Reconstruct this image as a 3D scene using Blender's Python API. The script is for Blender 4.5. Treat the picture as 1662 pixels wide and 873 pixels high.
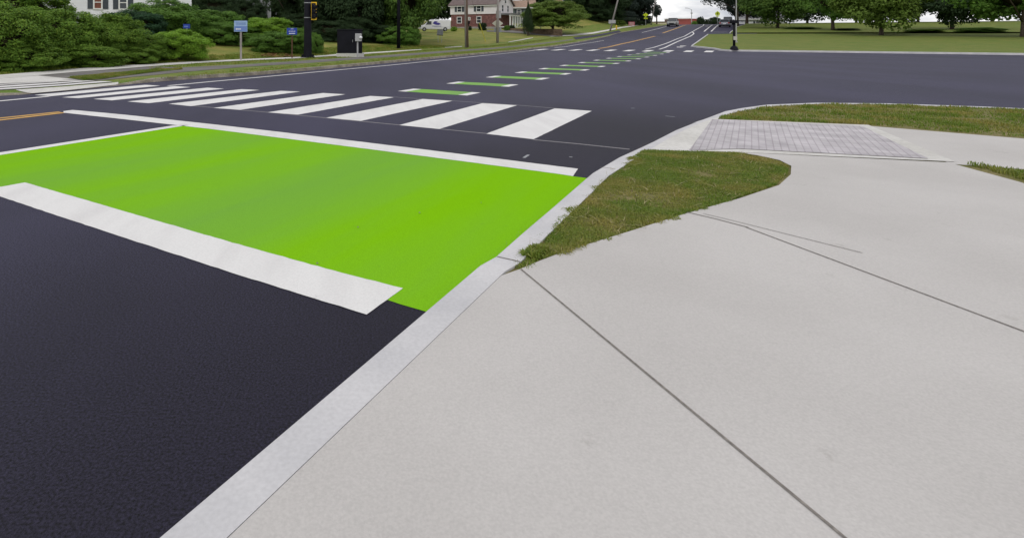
import bpy, bmesh, math, random
from mathutils import Vector, Matrix, noise
R = math.radians
random.seed(7)
S = bpy.context.scene
for o in list(bpy.data.objects): bpy.data.objects.remove(o)
C = S.collection

# ------------------------------------------------------------------ camera
F, CX, CY, H = 930.0, 600.0, 58.0, 1.25       # focal length and principal point in pixels of the photograph, eye height
FW, FH = 1662.0, 873.0
cam_d = bpy.data.cameras.new('camera'); cam = bpy.data.objects.new('camera', cam_d); C.objects.link(cam)
cam.location = (0, 0, H); cam.rotation_euler = (R(90), 0, 0)
cam_d.sensor_width = 36; cam_d.lens = 36*F/FW
cam_d.shift_x = (FW/2-CX)/FW; cam_d.shift_y = -(FH/2-CY)/FW
cam_d.clip_start = 0.05; cam_d.clip_end = 6000
S.camera = cam

# ------------------------------------------------------------------ sky, sun, exposure
SUN_EL, SUN_AZ = R(52), R(200)
w = bpy.data.worlds.new('World'); S.world = w; w.use_nodes = True
nt = w.node_tree; nt.nodes.clear()
def N(t, **k):
    n = nt.nodes.new(t)
    for a, b in k.items(): setattr(n, a, b)
    return n
sky = N('ShaderNodeTexSky', sky_type='NISHITA', sun_disc=False, sun_elevation=SUN_EL, sun_rotation=SUN_AZ)
tc = N('ShaderNodeTexCoord'); mp = N('ShaderNodeMapping'); mp.inputs['Scale'].default_value = (1, 1, 3.2)
nz = N('ShaderNodeTexNoise'); nz.inputs['Scale'].default_value = 5.0; nz.inputs['Detail'].default_value = 7; nz.inputs['Roughness'].default_value = .58
rp = N('ShaderNodeValToRGB'); e = rp.color_ramp.elements
e[0].position = .40; e[0].color = (5.9, 6.1, 6.8, 1); e[1].position = .57; e[1].color = (11.6, 11.5, 11.4, 1)
mx = N('ShaderNodeMix', data_type='RGBA'); mx.inputs[0].default_value = .93
bg = N('ShaderNodeBackground'); bg.inputs['Strength'].default_value = .1
wo = N('ShaderNodeOutputWorld')
L = nt.links.new
L(tc.outputs['Generated'], mp.inputs[0]); L(mp.outputs[0], nz.inputs['Vector']); L(nz.outputs[0], rp.inputs[0])
L(sky.outputs[0], mx.inputs[6]); L(rp.outputs[0], mx.inputs[7]); L(mx.outputs[2], bg.inputs[0]); L(bg.outputs[0], wo.inputs[0])
sd = bpy.data.lights.new('sun', 'SUN'); sd.energy = .9; sd.angle = R(18); sd.color = (1, .96, .9)
sun = bpy.data.objects.new('sun', sd); C.objects.link(sun)
# light comes from behind the camera on the right, high up
az = SUN_AZ
sdir = Vector((math.sin(az)*math.cos(SUN_EL), math.cos(az)*math.cos(SUN_EL), math.sin(SUN_EL)))
sun.rotation_euler = sdir.to_track_quat('Z', 'Y').to_euler()
S.view_settings.view_transform = 'Standard'; S.view_settings.look = 'None'
S.view_settings.exposure = 0.0; S.view_settings.gamma = 1; S.view_settings.use_curve_mapping = False

# ------------------------------------------------------------------ terrain
UX, UY = .5547, .8321           # direction of the main road; v runs to its right
ROAD = -math.atan2(UX, UY)      # rotation about z that lays local +Y along the road
def uv(x, y): return (UX*x+UY*y, UY*x-UX*y)
def xy(u, v): return (UX*u+UY*v, UY*u-UX*v)
def lerp_tab(t, a):
    if a <= t[0][0]: return t[0][1]
    for (a0, b0), (a1, b1) in zip(t, t[1:]):
        if a <= a1: return b0+(b1-b0)*(a-a0)/(a1-a0)
    return t[-1][1]
ZR = [(-2000, 0), (45, 0), (58, .15), (70, .46), (92, 1.14), (103, 1.72), (115, 2.28), (138, 3.3), (150, 3.72), (160, 3.92), (172, 3.95), (190, 3.8), (400, 1.5), (3000, 1.5)]
BK = [(-2000, 1.4), (-90, 1.4), (-46, .62), (-20.5, 0), (3000, 0)]
def sm(a, b, t):
    t = max(0, min(1, (t-a)/(b-a))); return t*t*(3-2*t)
def G(x, y):
    u, v = uv(x, y)
    z = lerp_tab(ZR, u)
    b = lerp_tab(BK, v)
    hill = 0
    if v < -20.5: hill = .085*min(17, -v-20.5)*(1-sm(34, 62, u))
    if v < -22: hill += .9*sm(26, 60, -v)*sm(92, 130, u)*.6
    if v < -21: hill += .25*min(8, -v-21)*sm(85, 120, u)*(1-sm(30, 40, -v))
    return z+b+hill
LHT = .10
def land(x, y):
    """height of the left verge above the road; it dips to the road at the crossing ramp"""
    u, v = uv(x, y)
    r = sm(5.0, 6.1, u)*(1-sm(8.5, 9.6, u)) if u < 10 else 0
    d = -11.9-v
    return LHT*(1-.92*r*(1-sm(1.0, 2.8, d)))
def atL(px, py):
    dx, dz = (px-CX)/F, (CY-py)/F
    y = .8; st = .05
    while y < 420:
        if H+dz*y <= G(dx*y, y)+land(dx*y, y): break
        y += st; st = max(.05, y*.006)
    a, b = y-st, y
    for _ in range(30):
        m = (a+b)/2
        if H+dz*m <= G(dx*m, m)+land(dx*m, m): b = m
        else: a = m
    return Vector((dx*b, b, G(dx*b, b)+land(dx*b, b)))
def at(px, py, off=0.0):
    dx, dz = (px-CX)/F, (CY-py)/F
    y = .8; st = .05
    while y < 420:
        if H+dz*y <= G(dx*y, y)+off: break
        y += st; st = max(.05, y*.006)
    a, b = y-st, y
    for _ in range(30):
        m = (a+b)/2
        if H+dz*m <= G(dx*m, m)+off: b = m
        else: a = m
    return Vector((dx*b, b, G(dx*b, b)+off))
def P(px, py, Y): return Vector(((px-CX)/F*Y, Y, H+(CY-py)/F*Y))

# ------------------------------------------------------------------ materials
def mat(name, col, rough=.7, col2=None, scale=3.0, detail=5, lo=.35, hi=.65, bump=0, bscale=60, spec=.3, metal=0, stretch=None, rot=0, fine=None, island=None, emit=None, transl=0):
    m = bpy.data.materials.new(name); m.use_nodes = True
    t = m.node_tree; b = t.nodes['Principled BSDF']; K = t.links.new
    b.inputs['Roughness'].default_value = rough; b.inputs['Metallic'].default_value = metal
    b.inputs['Specular IOR Level'].default_value = spec
    b.inputs['Base Color'].default_value = (*col, 1)
    tc = t.nodes.new('ShaderNodeTexCoord'); mp = t.nodes.new('ShaderNodeMapping')
    K(tc.outputs['Object'], mp.inputs[0]); mp.inputs['Rotation'].default_value = (0, 0, rot)
    if stretch: mp.inputs['Scale'].default_value = stretch
    out = None
    if col2:
        n = t.nodes.new('ShaderNodeTexNoise'); n.inputs['Scale'].default_value = scale; n.inputs['Detail'].default_value = detail
        K(mp.outputs[0], n.inputs['Vector'])
        r = t.nodes.new('ShaderNodeValToRGB'); r.color_ramp.elements[0].position = lo; r.color_ramp.elements[1].position = hi
        r.color_ramp.elements[0].color = (*col, 1); r.color_ramp.elements[1].color = (*col2, 1)
        K(n.outputs[0], r.inputs[0]); out = r.outputs[0]
    if island:
        g = t.nodes.new('ShaderNodeNewGeometry'); r = t.nodes.new('ShaderNodeValToRGB')
        els = r.color_ramp.elements
        for i, c in enumerate(island):
            if i < 2: e_ = els[i]; e_.position = i/(len(island)-1)
            else: e_ = els.new(i/(len(island)-1))
        for i, c in enumerate(island): r.color_ramp.elements[i].color = (*c, 1); r.color_ramp.elements[i].position = i/(len(island)-1)
        K(g.outputs['Random Per Island'], r.inputs[0])
        if out:
            mm = t.nodes.new('ShaderNodeMix'); mm.data_type = 'RGBA'; mm.inputs[0].default_value = .5
            K(out, mm.inputs[6]); K(r.outputs[0], mm.inputs[7]); out = mm.outputs[2]
        else: out = r.outputs[0]
    if fine:
        fs, amt = fine
        n = t.nodes.new('ShaderNodeTexNoise'); n.inputs['Scale'].default_value = fs; n.inputs['Detail'].default_value = 3
        K(tc.outputs['Object'], n.inputs['Vector'])
        mr = t.nodes.new('ShaderNodeMapRange'); mr.inputs[1].default_value = .3; mr.inputs[2].default_value = .7
        mr.inputs[3].default_value = 1-amt; mr.inputs[4].default_value = 1+amt
        K(n.outputs[0], mr.inputs[0])
        mm = t.nodes.new('ShaderNodeMix'); mm.data_type = 'RGBA'; mm.blend_type = 'MULTIPLY'; mm.inputs[0].default_value = 1
        if out: K(out, mm.inputs[6])
        else: mm.inputs[6].default_value = (*col, 1)
        K(mr.outputs[0], mm.inputs[7]); out = mm.outputs[2]
    if out: K(out, b.inputs['Base Color'])
    if bump:
        n = t.nodes.new('ShaderNodeTexNoise'); n.inputs['Scale'].default_value = bscale; n.inputs['Detail'].default_value = 3
        K(tc.outputs['Object'], n.inputs['Vector'])
        bp = t.nodes.new('ShaderNodeBump'); bp.inputs['Strength'].default_value = bump; bp.inputs['Distance'].default_value = .01
        K(n.outputs[0], bp.inputs['Height']); K(bp.outputs[0], b.inputs['Normal'])
    if transl:
        tr = t.nodes.new('ShaderNodeBsdfTranslucent'); ms = t.nodes.new('ShaderNodeMixShader'); ms.inputs[0].default_value = transl
        if out: K(out, tr.inputs[0])
        else: tr.inputs[0].default_value = (*col, 1)
        K(b.outputs[0], ms.inputs[1]); K(tr.outputs[0], ms.inputs[2]); K(ms.outputs[0], t.nodes['Material Output'].inputs[0])
    if emit:
        b.inputs['Emission Color'].default_value = (*emit[0], 1); b.inputs['Emission Strength'].default_value = emit[1]
    return m
RZ = ROAD*-1*-1
M = {}
M['asphalt'] = mat('asphalt', (.026, .0245, .048), .66, (.044, .0405, .079), .42, 8, lo=.3, hi=.72, bump=.5, bscale=260, fine=(110, .85), spec=.19, stretch=(1.2, .28, 1), rot=-ROAD)
def fresh_margin(m):
    """unworn, blacker tarmac that traffic does not reach, beside the near kerb"""
    t = m.node_tree; K = t.links.new; b = t.nodes['Principled BSDF']; src = b.inputs['Base Color'].links[0].from_socket
    tc = t.nodes.new('ShaderNodeTexCoord'); mp = t.nodes.new('ShaderNodeMapping'); mp.inputs['Rotation'].default_value = (0, 0, -ROAD); K(tc.outputs['Object'], mp.inputs[0])
    n = t.nodes.new('ShaderNodeTexNoise'); n.inputs['Scale'].default_value = .9; n.inputs['Detail'].default_value = 6; K(tc.outputs['Object'], n.inputs['Vector'])
    sx = t.nodes.new('ShaderNodeSeparateXYZ'); K(mp.outputs[0], sx.inputs[0])
    ad = t.nodes.new('ShaderNodeMath'); ad.operation = 'MULTIPLY_ADD'; ad.inputs[1].default_value = 1.6; K(n.outputs[0], ad.inputs[0]); K(sx.outputs[0], ad.inputs[2])
    a = t.nodes.new('ShaderNodeMapRange'); a.interpolation_type = 'SMOOTHSTEP'; a.inputs[1].default_value = -3.6; a.inputs[2].default_value = -.6; K(ad.outputs[0], a.inputs[0])
    c = t.nodes.new('ShaderNodeMapRange'); c.interpolation_type = 'SMOOTHSTEP'; c.inputs[1].default_value = 8; c.inputs[2].default_value = 13.5; c.inputs[3].default_value = 1; c.inputs[4].default_value = 0; K(sx.outputs[1], c.inputs[0])
    mu = t.nodes.new('ShaderNodeMath'); mu.operation = 'MULTIPLY'; K(a.outputs[0], mu.inputs[0]); K(c.outputs[0], mu.inputs[1])
    mx = t.nodes.new('ShaderNodeMix'); mx.data_type = 'RGBA'; mx.blend_type = 'MULTIPLY'; K(mu.outputs[0], mx.inputs[0]); K(src, mx.inputs[6]); mx.inputs[7].default_value = (.42, .40, .40, 1)
    K(mx.outputs[2], b.inputs['Base Color'])
fresh_margin(M['asphalt'])
M['path'] = mat('old_asphalt', (.12, .112, .105), .9, (.17, .16, .15), .8, bump=.3, fine=(60, .2))
M['white'] = mat('white_road_paint', (.70, .69, .68), .6, (.60, .585, .58), 1.6, 7, lo=.42, hi=.8, stretch=(3, .5, 1), rot=-ROAD, bump=.35, bscale=170, fine=(80, .05))
def chips(m, col, scale, lo, hi):
    t = m.node_tree; K = t.links.new; b = t.nodes['Principled BSDF']; src = b.inputs['Base Color'].links[0].from_socket
    tc = t.nodes.new('ShaderNodeTexCoord'); n = t.nodes.new('ShaderNodeTexNoise'); n.inputs['Scale'].default_value = scale; n.inputs['Detail'].default_value = 8; n.inputs['Roughness'].default_value = .75
    K(tc.outputs['Object'], n.inputs['Vector']); mr = t.nodes.new('ShaderNodeMapRange'); mr.inputs[1].default_value = lo; mr.inputs[2].default_value = hi; K(n.outputs[0], mr.inputs[0])
    mx = t.nodes.new('ShaderNodeMix'); mx.data_type = 'RGBA'; K(mr.outputs[0], mx.inputs[0]); K(src, mx.inputs[6]); mx.inputs[7].default_value = (*col, 1); K(mx.outputs[2], b.inputs['Base Color'])
chips(M['white'], (.16, .155, .16), 9, .63, .78)
M['yellow'] = mat('yellow_road_paint', (.60, .33, .05), .6, (.50, .28, .06), 4, fine=(60, .12))
M['seam'] = mat('asphalt_seam', (.22, .21, .22), .8, fine=(40, .25))
M['kerb'] = mat('kerb_granite', (.56, .55, .56), .8, (.47, .465, .48), 2.2, 7, fine=(70, .06), bump=.12, bscale=120)
chips(M['kerb'], (.2, .19, .18), 5, .64, .8)
M['oldkerb'] = mat('old_kerb_stone', (.30, .27, .22), .85, (.16, .14, .11), 3.0, 7, fine=(30, .25), bump=.3, bscale=40)
M['concrete'] = mat('sidewalk_concrete', (.495, .475, .46), .85, (.45, .43, .415), 1.1, 9, fine=(120, .07), bump=.08, bscale=260)
chips(M['concrete'], (.27, .25, .23), 4.2, .62, .84)
M['concrete2'] = mat('weathered_concrete', (.60, .585, .56), .8, (.50, .485, .455), .9, 7, fine=(20, .1))
M['joint'] = mat('joint_dirt', (.20, .18, .165), .9, fine=(60, .3))
M['soil'] = mat('verge_soil', (.12, .12, .03), .95, (.2, .165, .07), 3.5, 7, bump=.8, bscale=40, fine=(50, .4))
M['lawn'] = mat('lawn_grass', (.12, .16, .02), .95, (.25, .22, .055), .55, 8, lo=.36, hi=.66, bump=1, bscale=30, fine=(22, .45))
M['lush'] = mat('lush_grass', (.095, .145, .016), .95, (.15, .165, .03), .9, 7, bump=1, bscale=30, fine=(25, .45))
M['vergegrass'] = mat('verge_turf', (.10, .165, .016), .95, (.19, .19, .045), 1.2, 8, lo=.38, hi=.68, bump=1, bscale=30, fine=(30, .5))
M['ground'] = mat('ground_earth', (.08, .10, .03), .95, (.11, .12, .04), .1, 6)
GB = [(.10, .155, .016), (.16, .22, .024), (.12, .19, .018), (.23, .25, .04), (.20, .22, .03), (.36, .32, .11)]
M['blade'] = mat('grass_blades', (.11, .21, .012), .6, (.40, .30, .09), 1.7, 6, lo=.45, hi=.66, island=GB, transl=.25)
M['straw'] = mat('dry_straw', (.36, .30, .14), .7, island=[(.36, .3, .14), (.25, .2, .1), (.45, .4, .22)])
M['litter'] = mat('leaf_litter', (.2, .1, .04), .8, island=[(.22, .10, .04), (.13, .07, .03), (.32, .17, .07), (.20, .14, .06)])
def leafmat(n, cols): return mat(n, cols[0], .55, tuple(c*1.5 for c in cols[0]), .6, 4, island=cols, transl=.22, spec=.1)
LF = {
 'yew': leafmat('yew_leaves', [(.082, .163, .027), (.163, .277, .032), (.253, .367, .042), (.105, .204, .035), (.343, .440, .058)]),
 'light': leafmat('light_leaves', [(.172, .311, .034), (.238, .396, .047), (.132, .251, .026), (.317, .449, .066)]),
 'mid': leafmat('mid_leaves', [(.097, .196, .036), (.150, .270, .044), (.074, .150, .030), (.226, .346, .060)]),
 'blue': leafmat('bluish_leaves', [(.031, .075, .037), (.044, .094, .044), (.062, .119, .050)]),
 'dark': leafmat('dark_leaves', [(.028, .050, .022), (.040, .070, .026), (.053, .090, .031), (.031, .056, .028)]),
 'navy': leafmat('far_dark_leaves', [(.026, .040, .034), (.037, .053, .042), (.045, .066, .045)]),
 'tree': leafmat('maple_leaves', [(.072, .136, .029), (.051, .094, .021), (.122, .208, .037), (.200, .286, .051)]),
 'olive': leafmat('olive_leaves', [(.138, .214, .041), (.110, .172, .036), (.193, .262, .055)]),
 'grey': leafmat('greyish_leaves', [(.05, .075, .05), (.065, .09, .06), (.04, .06, .045)]),
}
M['core_shade'] = mat('crown_core_shade', (.022, .022, .011), 1, (.04, .035, .02), 14, fine=(60, .5), bump=1, bscale=25, spec=.05)  # near-black crown core: the shade among the leaves is put into its colour
M['bark'] = mat('bark', (.07, .052, .04), .9, (.12, .095, .075), 6, stretch=(4, 4, .6), bump=.6, bscale=20)
M['wood'] = mat('weathered_pole_wood', (.13, .085, .065), .9, (.2, .14, .11), 5, stretch=(6, 6, .4), bump=.4, bscale=30)
M['greywood'] = mat('grey_pole_wood', (.26, .235, .225), .85, (.34, .31, .30), 4, stretch=(6, 6, .4))
M['black'] = mat('black_powder_coat', (.006, .006, .010), .6, (.010, .010, .016), 2, spec=.16)
M['rubber'] = mat('rubber', (.012, .012, .013), .8, fine=(20, .2))
M['signal_yellow'] = mat('reflective_yellow', (.93, .58, .03), .45, (.88, .54, .03), 3)
M['lemon'] = mat('fluorescent_yellow_green', (.68, .83, .03), .45, (.62, .76, .03), 3)
M['guard'] = mat('yellow_plastic', (.60, .55, .07), .5, (.5, .46, .08), 3)
M['blue'] = mat('blue_sign_sheet', (.022, .055, .36), .4, (.026, .06, .33), 3)
M['paleblue'] = mat('pale_blue_sign_sheet', (.28, .43, .66), .35, (.36, .50, .72), 9)
M['midblue'] = mat('mid_blue_print', (.16, .24, .55), .45, (.13, .22, .5), 5)
M['signwhite'] = mat('sign_white', (.82, .83, .85), .5, (.76, .77, .79), 4)
M['galv'] = mat('galvanised_steel', (.36, .37, .38), .45, (.44, .45, .46), 8, metal=.5)
M['greymetal'] = mat('grey_box_paint', (.42, .42, .43), .5, (.38, .38, .39), 3)
M['signback'] = mat('sign_back', (.56, .55, .47), .5, (.5, .49, .42), 4, metal=.15)
M['greysign'] = mat('grey_sign_back', (.25, .26, .28), .5, (.3, .31, .33), 4, metal=.3)
M['green_sign'] = mat('green_sign', (.05, .28, .17), .5, (.06, .32, .2), 4)
M['pink'] = mat('faded_red_sign', (.5, .12, .17), .6, (.56, .2, .24), 8)
M['red'] = mat('red_paint', (.40, .08, .075), .6, (.33, .07, .065), 4)
M['hydrant'] = mat('hydrant_yellow', (.65, .42, .04), .5, (.58, .38, .05), 5)
M['wire'] = mat('wire', (.05, .05, .055), .6, fine=(5, .1))
def siding(name, col, pitch=.12, dark=.72):
    m = mat(name, col, .6, tuple(c*.93 for c in col), 1.0)
    t = m.node_tree; K = t.links.new; b = t.nodes['Principled BSDF']
    tc = t.nodes.new('ShaderNodeTexCoord'); sx = t.nodes.new('ShaderNodeSeparateXYZ'); K(tc.outputs['Object'], sx.inputs[0])
    mt = t.nodes.new('ShaderNodeMath'); mt.operation = 'DIVIDE'; mt.inputs[1].default_value = pitch; K(sx.outputs[2], mt.inputs[0])
    fr = t.nodes.new('ShaderNodeMath'); fr.operation = 'FRACT'; K(mt.outputs[0], fr.inputs[0])
    bp = t.nodes.new('ShaderNodeBump'); bp.inputs['Strength'].default_value = .8; bp.inputs['Distance'].default_value = .03; bp.invert = True
    K(fr.outputs[0], bp.inputs['Height']); K(bp.outputs[0], b.inputs['Normal'])
    return m
M['siding'] = siding('white_siding', (.76, .77, .80))
M['siding2'] = siding('pinkish_white_siding', (.78, .74, .74))
M['greensiding'] = siding('grey_green_siding', (.12, .16, .15))
M['tansiding'] = siding('tan_siding', (.42, .31, .18))
M['greysiding'] = siding('grey_siding', (.35, .36, .38))
M['trim'] = mat('white_trim', (.8, .8, .79), .5, (.74, .74, .73), 3)
M['glass'] = mat('window_glass', (.03, .036, .045), .08, (.05, .055, .065), 1.5, spec=.6)
M['curtain'] = mat('brown_curtain', (.16, .06, .045), .8, (.22, .09, .06), 6)
M['shutter'] = mat('dark_shutter', (.05, .06, .075), .6, (.065, .075, .09), 6)
M['roof'] = mat('brown_shingle', (.13, .098, .095), .9, (.17, .13, .125), 2, fine=(12, .25), bump=.5, bscale=20)
M['tanroof'] = mat('tan_shingle', (.32, .22, .17), .9, (.38, .27, .21), 2, fine=(12, .2))
M['greyroof'] = mat('grey_shingle', (.16, .16, .17), .9, (.2, .2, .21), 2, fine=(12, .2))
M['foundation'] = mat('foundation', (.28, .26, .24), .9, (.33, .31, .29), 2)
def brickmat(name, c1, c2, mo, scale):
    m = mat(name, c1, .85); t = m.node_tree; K = t.links.new; b = t.nodes['Principled BSDF']
    tc = t.nodes.new('ShaderNodeTexCoord'); sx = t.nodes.new('ShaderNodeSeparateXYZ'); K(tc.outputs['Object'], sx.inputs[0])
    ad = t.nodes.new('ShaderNodeMath'); ad.operation = 'ADD'; K(sx.outputs[0], ad.inputs[0]); K(sx.outputs[1], ad.inputs[1])
    cx = t.nodes.new('ShaderNodeCombineXYZ'); K(ad.outputs[0], cx.inputs[0]); K(sx.outputs[2], cx.inputs[1])
    br = t.nodes.new('ShaderNodeTexBrick'); br.inputs['Scale'].default_value = scale
    br.inputs['Color1'].default_value = (*c1, 1); br.inputs['Color2'].default_value = (*c2, 1); br.inputs['Mortar'].default_value = (*mo, 1)
    br.inputs['Mortar Size'].default_value = .012; br.inputs['Bias'].default_value = -.1; br.inputs['Row Height'].default_value = .25
    K(cx.outputs[0], br.inputs['Vector'])
    n = t.nodes.new('ShaderNodeTexNoise'); n.inputs['Scale'].default_value = 2.2; n.inputs['Detail'].default_value = 6; K(tc.outputs['Object'], n.inputs['Vector'])
    mr = t.nodes.new('ShaderNodeMapRange'); mr.inputs[1].default_value = .3; mr.inputs[2].default_value = .7; mr.inputs[3].default_value = .65; mr.inputs[4].default_value = 1.35; K(n.outputs[0], mr.inputs[0])
    mm = t.nodes.new('ShaderNodeMix'); mm.data_type = 'RGBA'; mm.blend_type = 'MULTIPLY'; mm.inputs[0].default_value = 1
    K(br.outputs[0], mm.inputs[6]); K(mr.outputs[0], mm.inputs[7]); K(mm.outputs[2], b.inputs['Base Color'])
    return m
M['brick'] = brickmat('red_brick', (.20, .072, .066), (.12, .05, .05), (.28, .22, .2), 1.6)
M['farbrick'] = brickmat('far_red_brick', (.13, .05, .045), (.09, .04, .04), (.25, .18, .16), .7)
M['stone'] = mat('wall_stone', (.10, .07, .045), .9, (.2, .14, .09), 1.3, 8, bump=.8, bscale=4, fine=(9, .3), stretch=(1, 1, 2.5))
def carpaint(n, c): return mat(n, c, .28, tuple(x*.93 for x in c), 2, spec=.5, metal=.25)
M['silver'] = carpaint('silver_paint', (.27, .275, .265)); M['greycar'] = carpaint('grey_paint', (.22, .23, .27)); M['darkcar'] = carpaint('dark_paint', (.03, .035, .05))
M['vanwhite'] = mat('van_white', (.8, .8, .84), .35, (.76, .76, .8), 2)
M['lamp'] = mat('lamp_lens', (.6, .62, .65), .15, (.5, .5, .55), 5)
M['taillight'] = mat('tail_lens', (.3, .02, .02), .2, (.25, .02, .02), 5)
M['purple'] = mat('purple_print', (.06, .05, .28), .5, (.08, .06, .32), 5)
M['cream'] = mat('cream_wall', (.62, .56, .42), .8, (.56, .5, .38), 1)

# green bike-box paint: tyre-worn duller bands along the road
def greenmat():
    m = bpy.data.materials.new('green_road_paint'); m.use_nodes = True
    t = m.node_tree; K = t.links.new; b = t.nodes['Principled BSDF']; b.inputs['Roughness'].default_value = .62; b.inputs['Specular IOR Level'].default_value = .0
    tc = t.nodes.new('ShaderNodeTexCoord'); mp = t.nodes.new('ShaderNodeMapping'); mp.inputs['Rotation'].default_value = (0, 0, -ROAD)
    K(tc.outputs['Object'], mp.inputs[0])
    sx = t.nodes.new('ShaderNodeSeparateXYZ'); K(mp.outputs[0], sx.inputs[0])
    m2 = t.nodes.new('ShaderNodeMapping'); m2.inputs['Scale'].default_value = (1.5, .16, 1); K(mp.outputs[0], m2.inputs[0])
    n = t.nodes.new('ShaderNodeTexNoise'); n.inputs['Scale'].default_value = 1.0; n.inputs['Detail'].default_value = 6; n.inputs['Roughness'].default_value = .6; K(m2.outputs[0], n.inputs['Vector'])
    # worn where wheels run: ramp across the lane
    mr = t.nodes.new('ShaderNodeMapRange'); mr.inputs[1].default_value = -6.6; mr.inputs[2].default_value = -1.0; K(sx.outputs[0], mr.inputs[0])
    r1 = t.nodes.new('ShaderNodeValToRGB'); els = r1.color_ramp.elements
    pts = [(0, 0), (.13, .1), (.27, .85), (.38, .35), (.5, .3), (.62, .95), (.71, .75), (.78, .1), (1, .0)]
    els[0].position = 0; els[0].color = (0, 0, 0, 1); els[1].position = 1; els[1].color = (0, 0, 0, 1)
    for p, c in pts[1:-1]:
        q = els.new(p); q.color = (c, c, c, 1)
    K(mr.outputs[0], r1.inputs[0])
    ad = t.nodes.new('ShaderNodeMath'); ad.operation = 'MULTIPLY_ADD'; ad.inputs[1].default_value = .72
    K(r1.outputs[0], ad.inputs[0])
    mm = t.nodes.new('ShaderNodeMapRange'); mm.inputs[1].default_value = .35; mm.inputs[2].default_value = .7; mm.inputs[3].default_value = -.08; mm.inputs[4].default_value = .34; K(n.outputs[0], mm.inputs[0])
    K(mm.outputs[0], ad.inputs[2])
    mix = t.nodes.new('ShaderNodeMix'); mix.data_type = 'RGBA'; K(ad.outputs[0], mix.inputs[0])
    mix.inputs[6].default_value = (.195, .468, .006, 1); mix.inputs[7].default_value = (.165, .37, .052, 1)
    f = t.nodes.new('ShaderNodeTexNoise'); f.inputs['Scale'].default_value = 130; f.inputs['Detail'].default_value = 3; K(tc.outputs['Object'], f.inputs['Vector'])
    fr = t.nodes.new('ShaderNodeMapRange'); fr.inputs[1].default_value = .3; fr.inputs[2].default_value = .7; fr.inputs[3].default_value = .9; fr.inputs[4].default_value = 1.1; K(f.outputs[0], fr.inputs[0])
    mu = t.nodes.new('ShaderNodeMix'); mu.data_type = 'RGBA'; mu.blend_type = 'MULTIPLY'; mu.inputs[0].default_value = 1
    K(mix.outputs[2], mu.inputs[6]); K(fr.outputs[0], mu.inputs[7]); K(mu.outputs[2], b.inputs['Base Color'])
    bp = t.nodes.new('ShaderNodeBump'); bp.inputs['Strength'].default_value = .5; bp.inputs['Distance'].default_value = .006
    g = t.nodes.new('ShaderNodeTexNoise'); g.inputs['Scale'].default_value = 180; K(tc.outputs['Object'], g.inputs['Vector']); K(g.outputs[0], bp.inputs['Height']); K(bp.outputs[0], b.inputs['Normal'])
    return m
M['green'] = greenmat()
chips(M['green'], (.10, .22, .04), 14, .62, .85)
M['dashgreen'] = mat('worn_green_paint', (.17, .41, .03), .65, (.145, .32, .06), 1.2, 6, fine=(60, .12))
def pavermat():
    m = mat('tactile_pavers', (.35, .32, .345), .8, bump=.2, bscale=120); t = m.node_tree; K = t.links.new; b = t.nodes['Principled BSDF']
    tc = t.nodes.new('ShaderNodeTexCoord'); mp = t.nodes.new('ShaderNodeMapping'); mp.inputs['Rotation'].default_value = (0, 0, -ROAD); K(tc.outputs['Object'], mp.inputs[0])
    br = t.nodes.new('ShaderNodeTexBrick'); br.offset = 0; br.inputs['Scale'].default_value = 1; br.inputs['Brick Width'].default_value = .066; br.inputs['Row Height'].default_value = .17
    br.inputs['Mortar Size'].default_value = .006; br.inputs['Color1'].default_value = (.46, .435, .45, 1); br.inputs['Color2'].default_value = (.41, .385, .405, 1); br.inputs['Mortar'].default_value = (.33, .30, .32, 1)
    K(mp.outputs[0], br.inputs['Vector'])
    n = t.nodes.new('ShaderNodeTexNoise'); n.inputs['Scale'].default_value = 3; n.inputs['Detail'].default_value = 7; K(tc.outputs['Object'], n.inputs['Vector'])
    mr = t.nodes.new('ShaderNodeMapRange'); mr.inputs[1].default_value = .3; mr.inputs[2].default_value = .7; mr.inputs[3].default_value = .84; mr.inputs[4].default_value = 1.22; K(n.outputs[0], mr.inputs[0])
    mm = t.nodes.new('ShaderNodeMix'); mm.data_type = 'RGBA'; mm.blend_type = 'MULTIPLY'; mm.inputs[0].default_value = 1
    K(br.outputs[0], mm.inputs[6]); K(mr.outputs[0], mm.inputs[7]); K(mm.outputs[2], b.inputs['Base Color'])
    return m
M['paver'] = pavermat()

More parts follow.
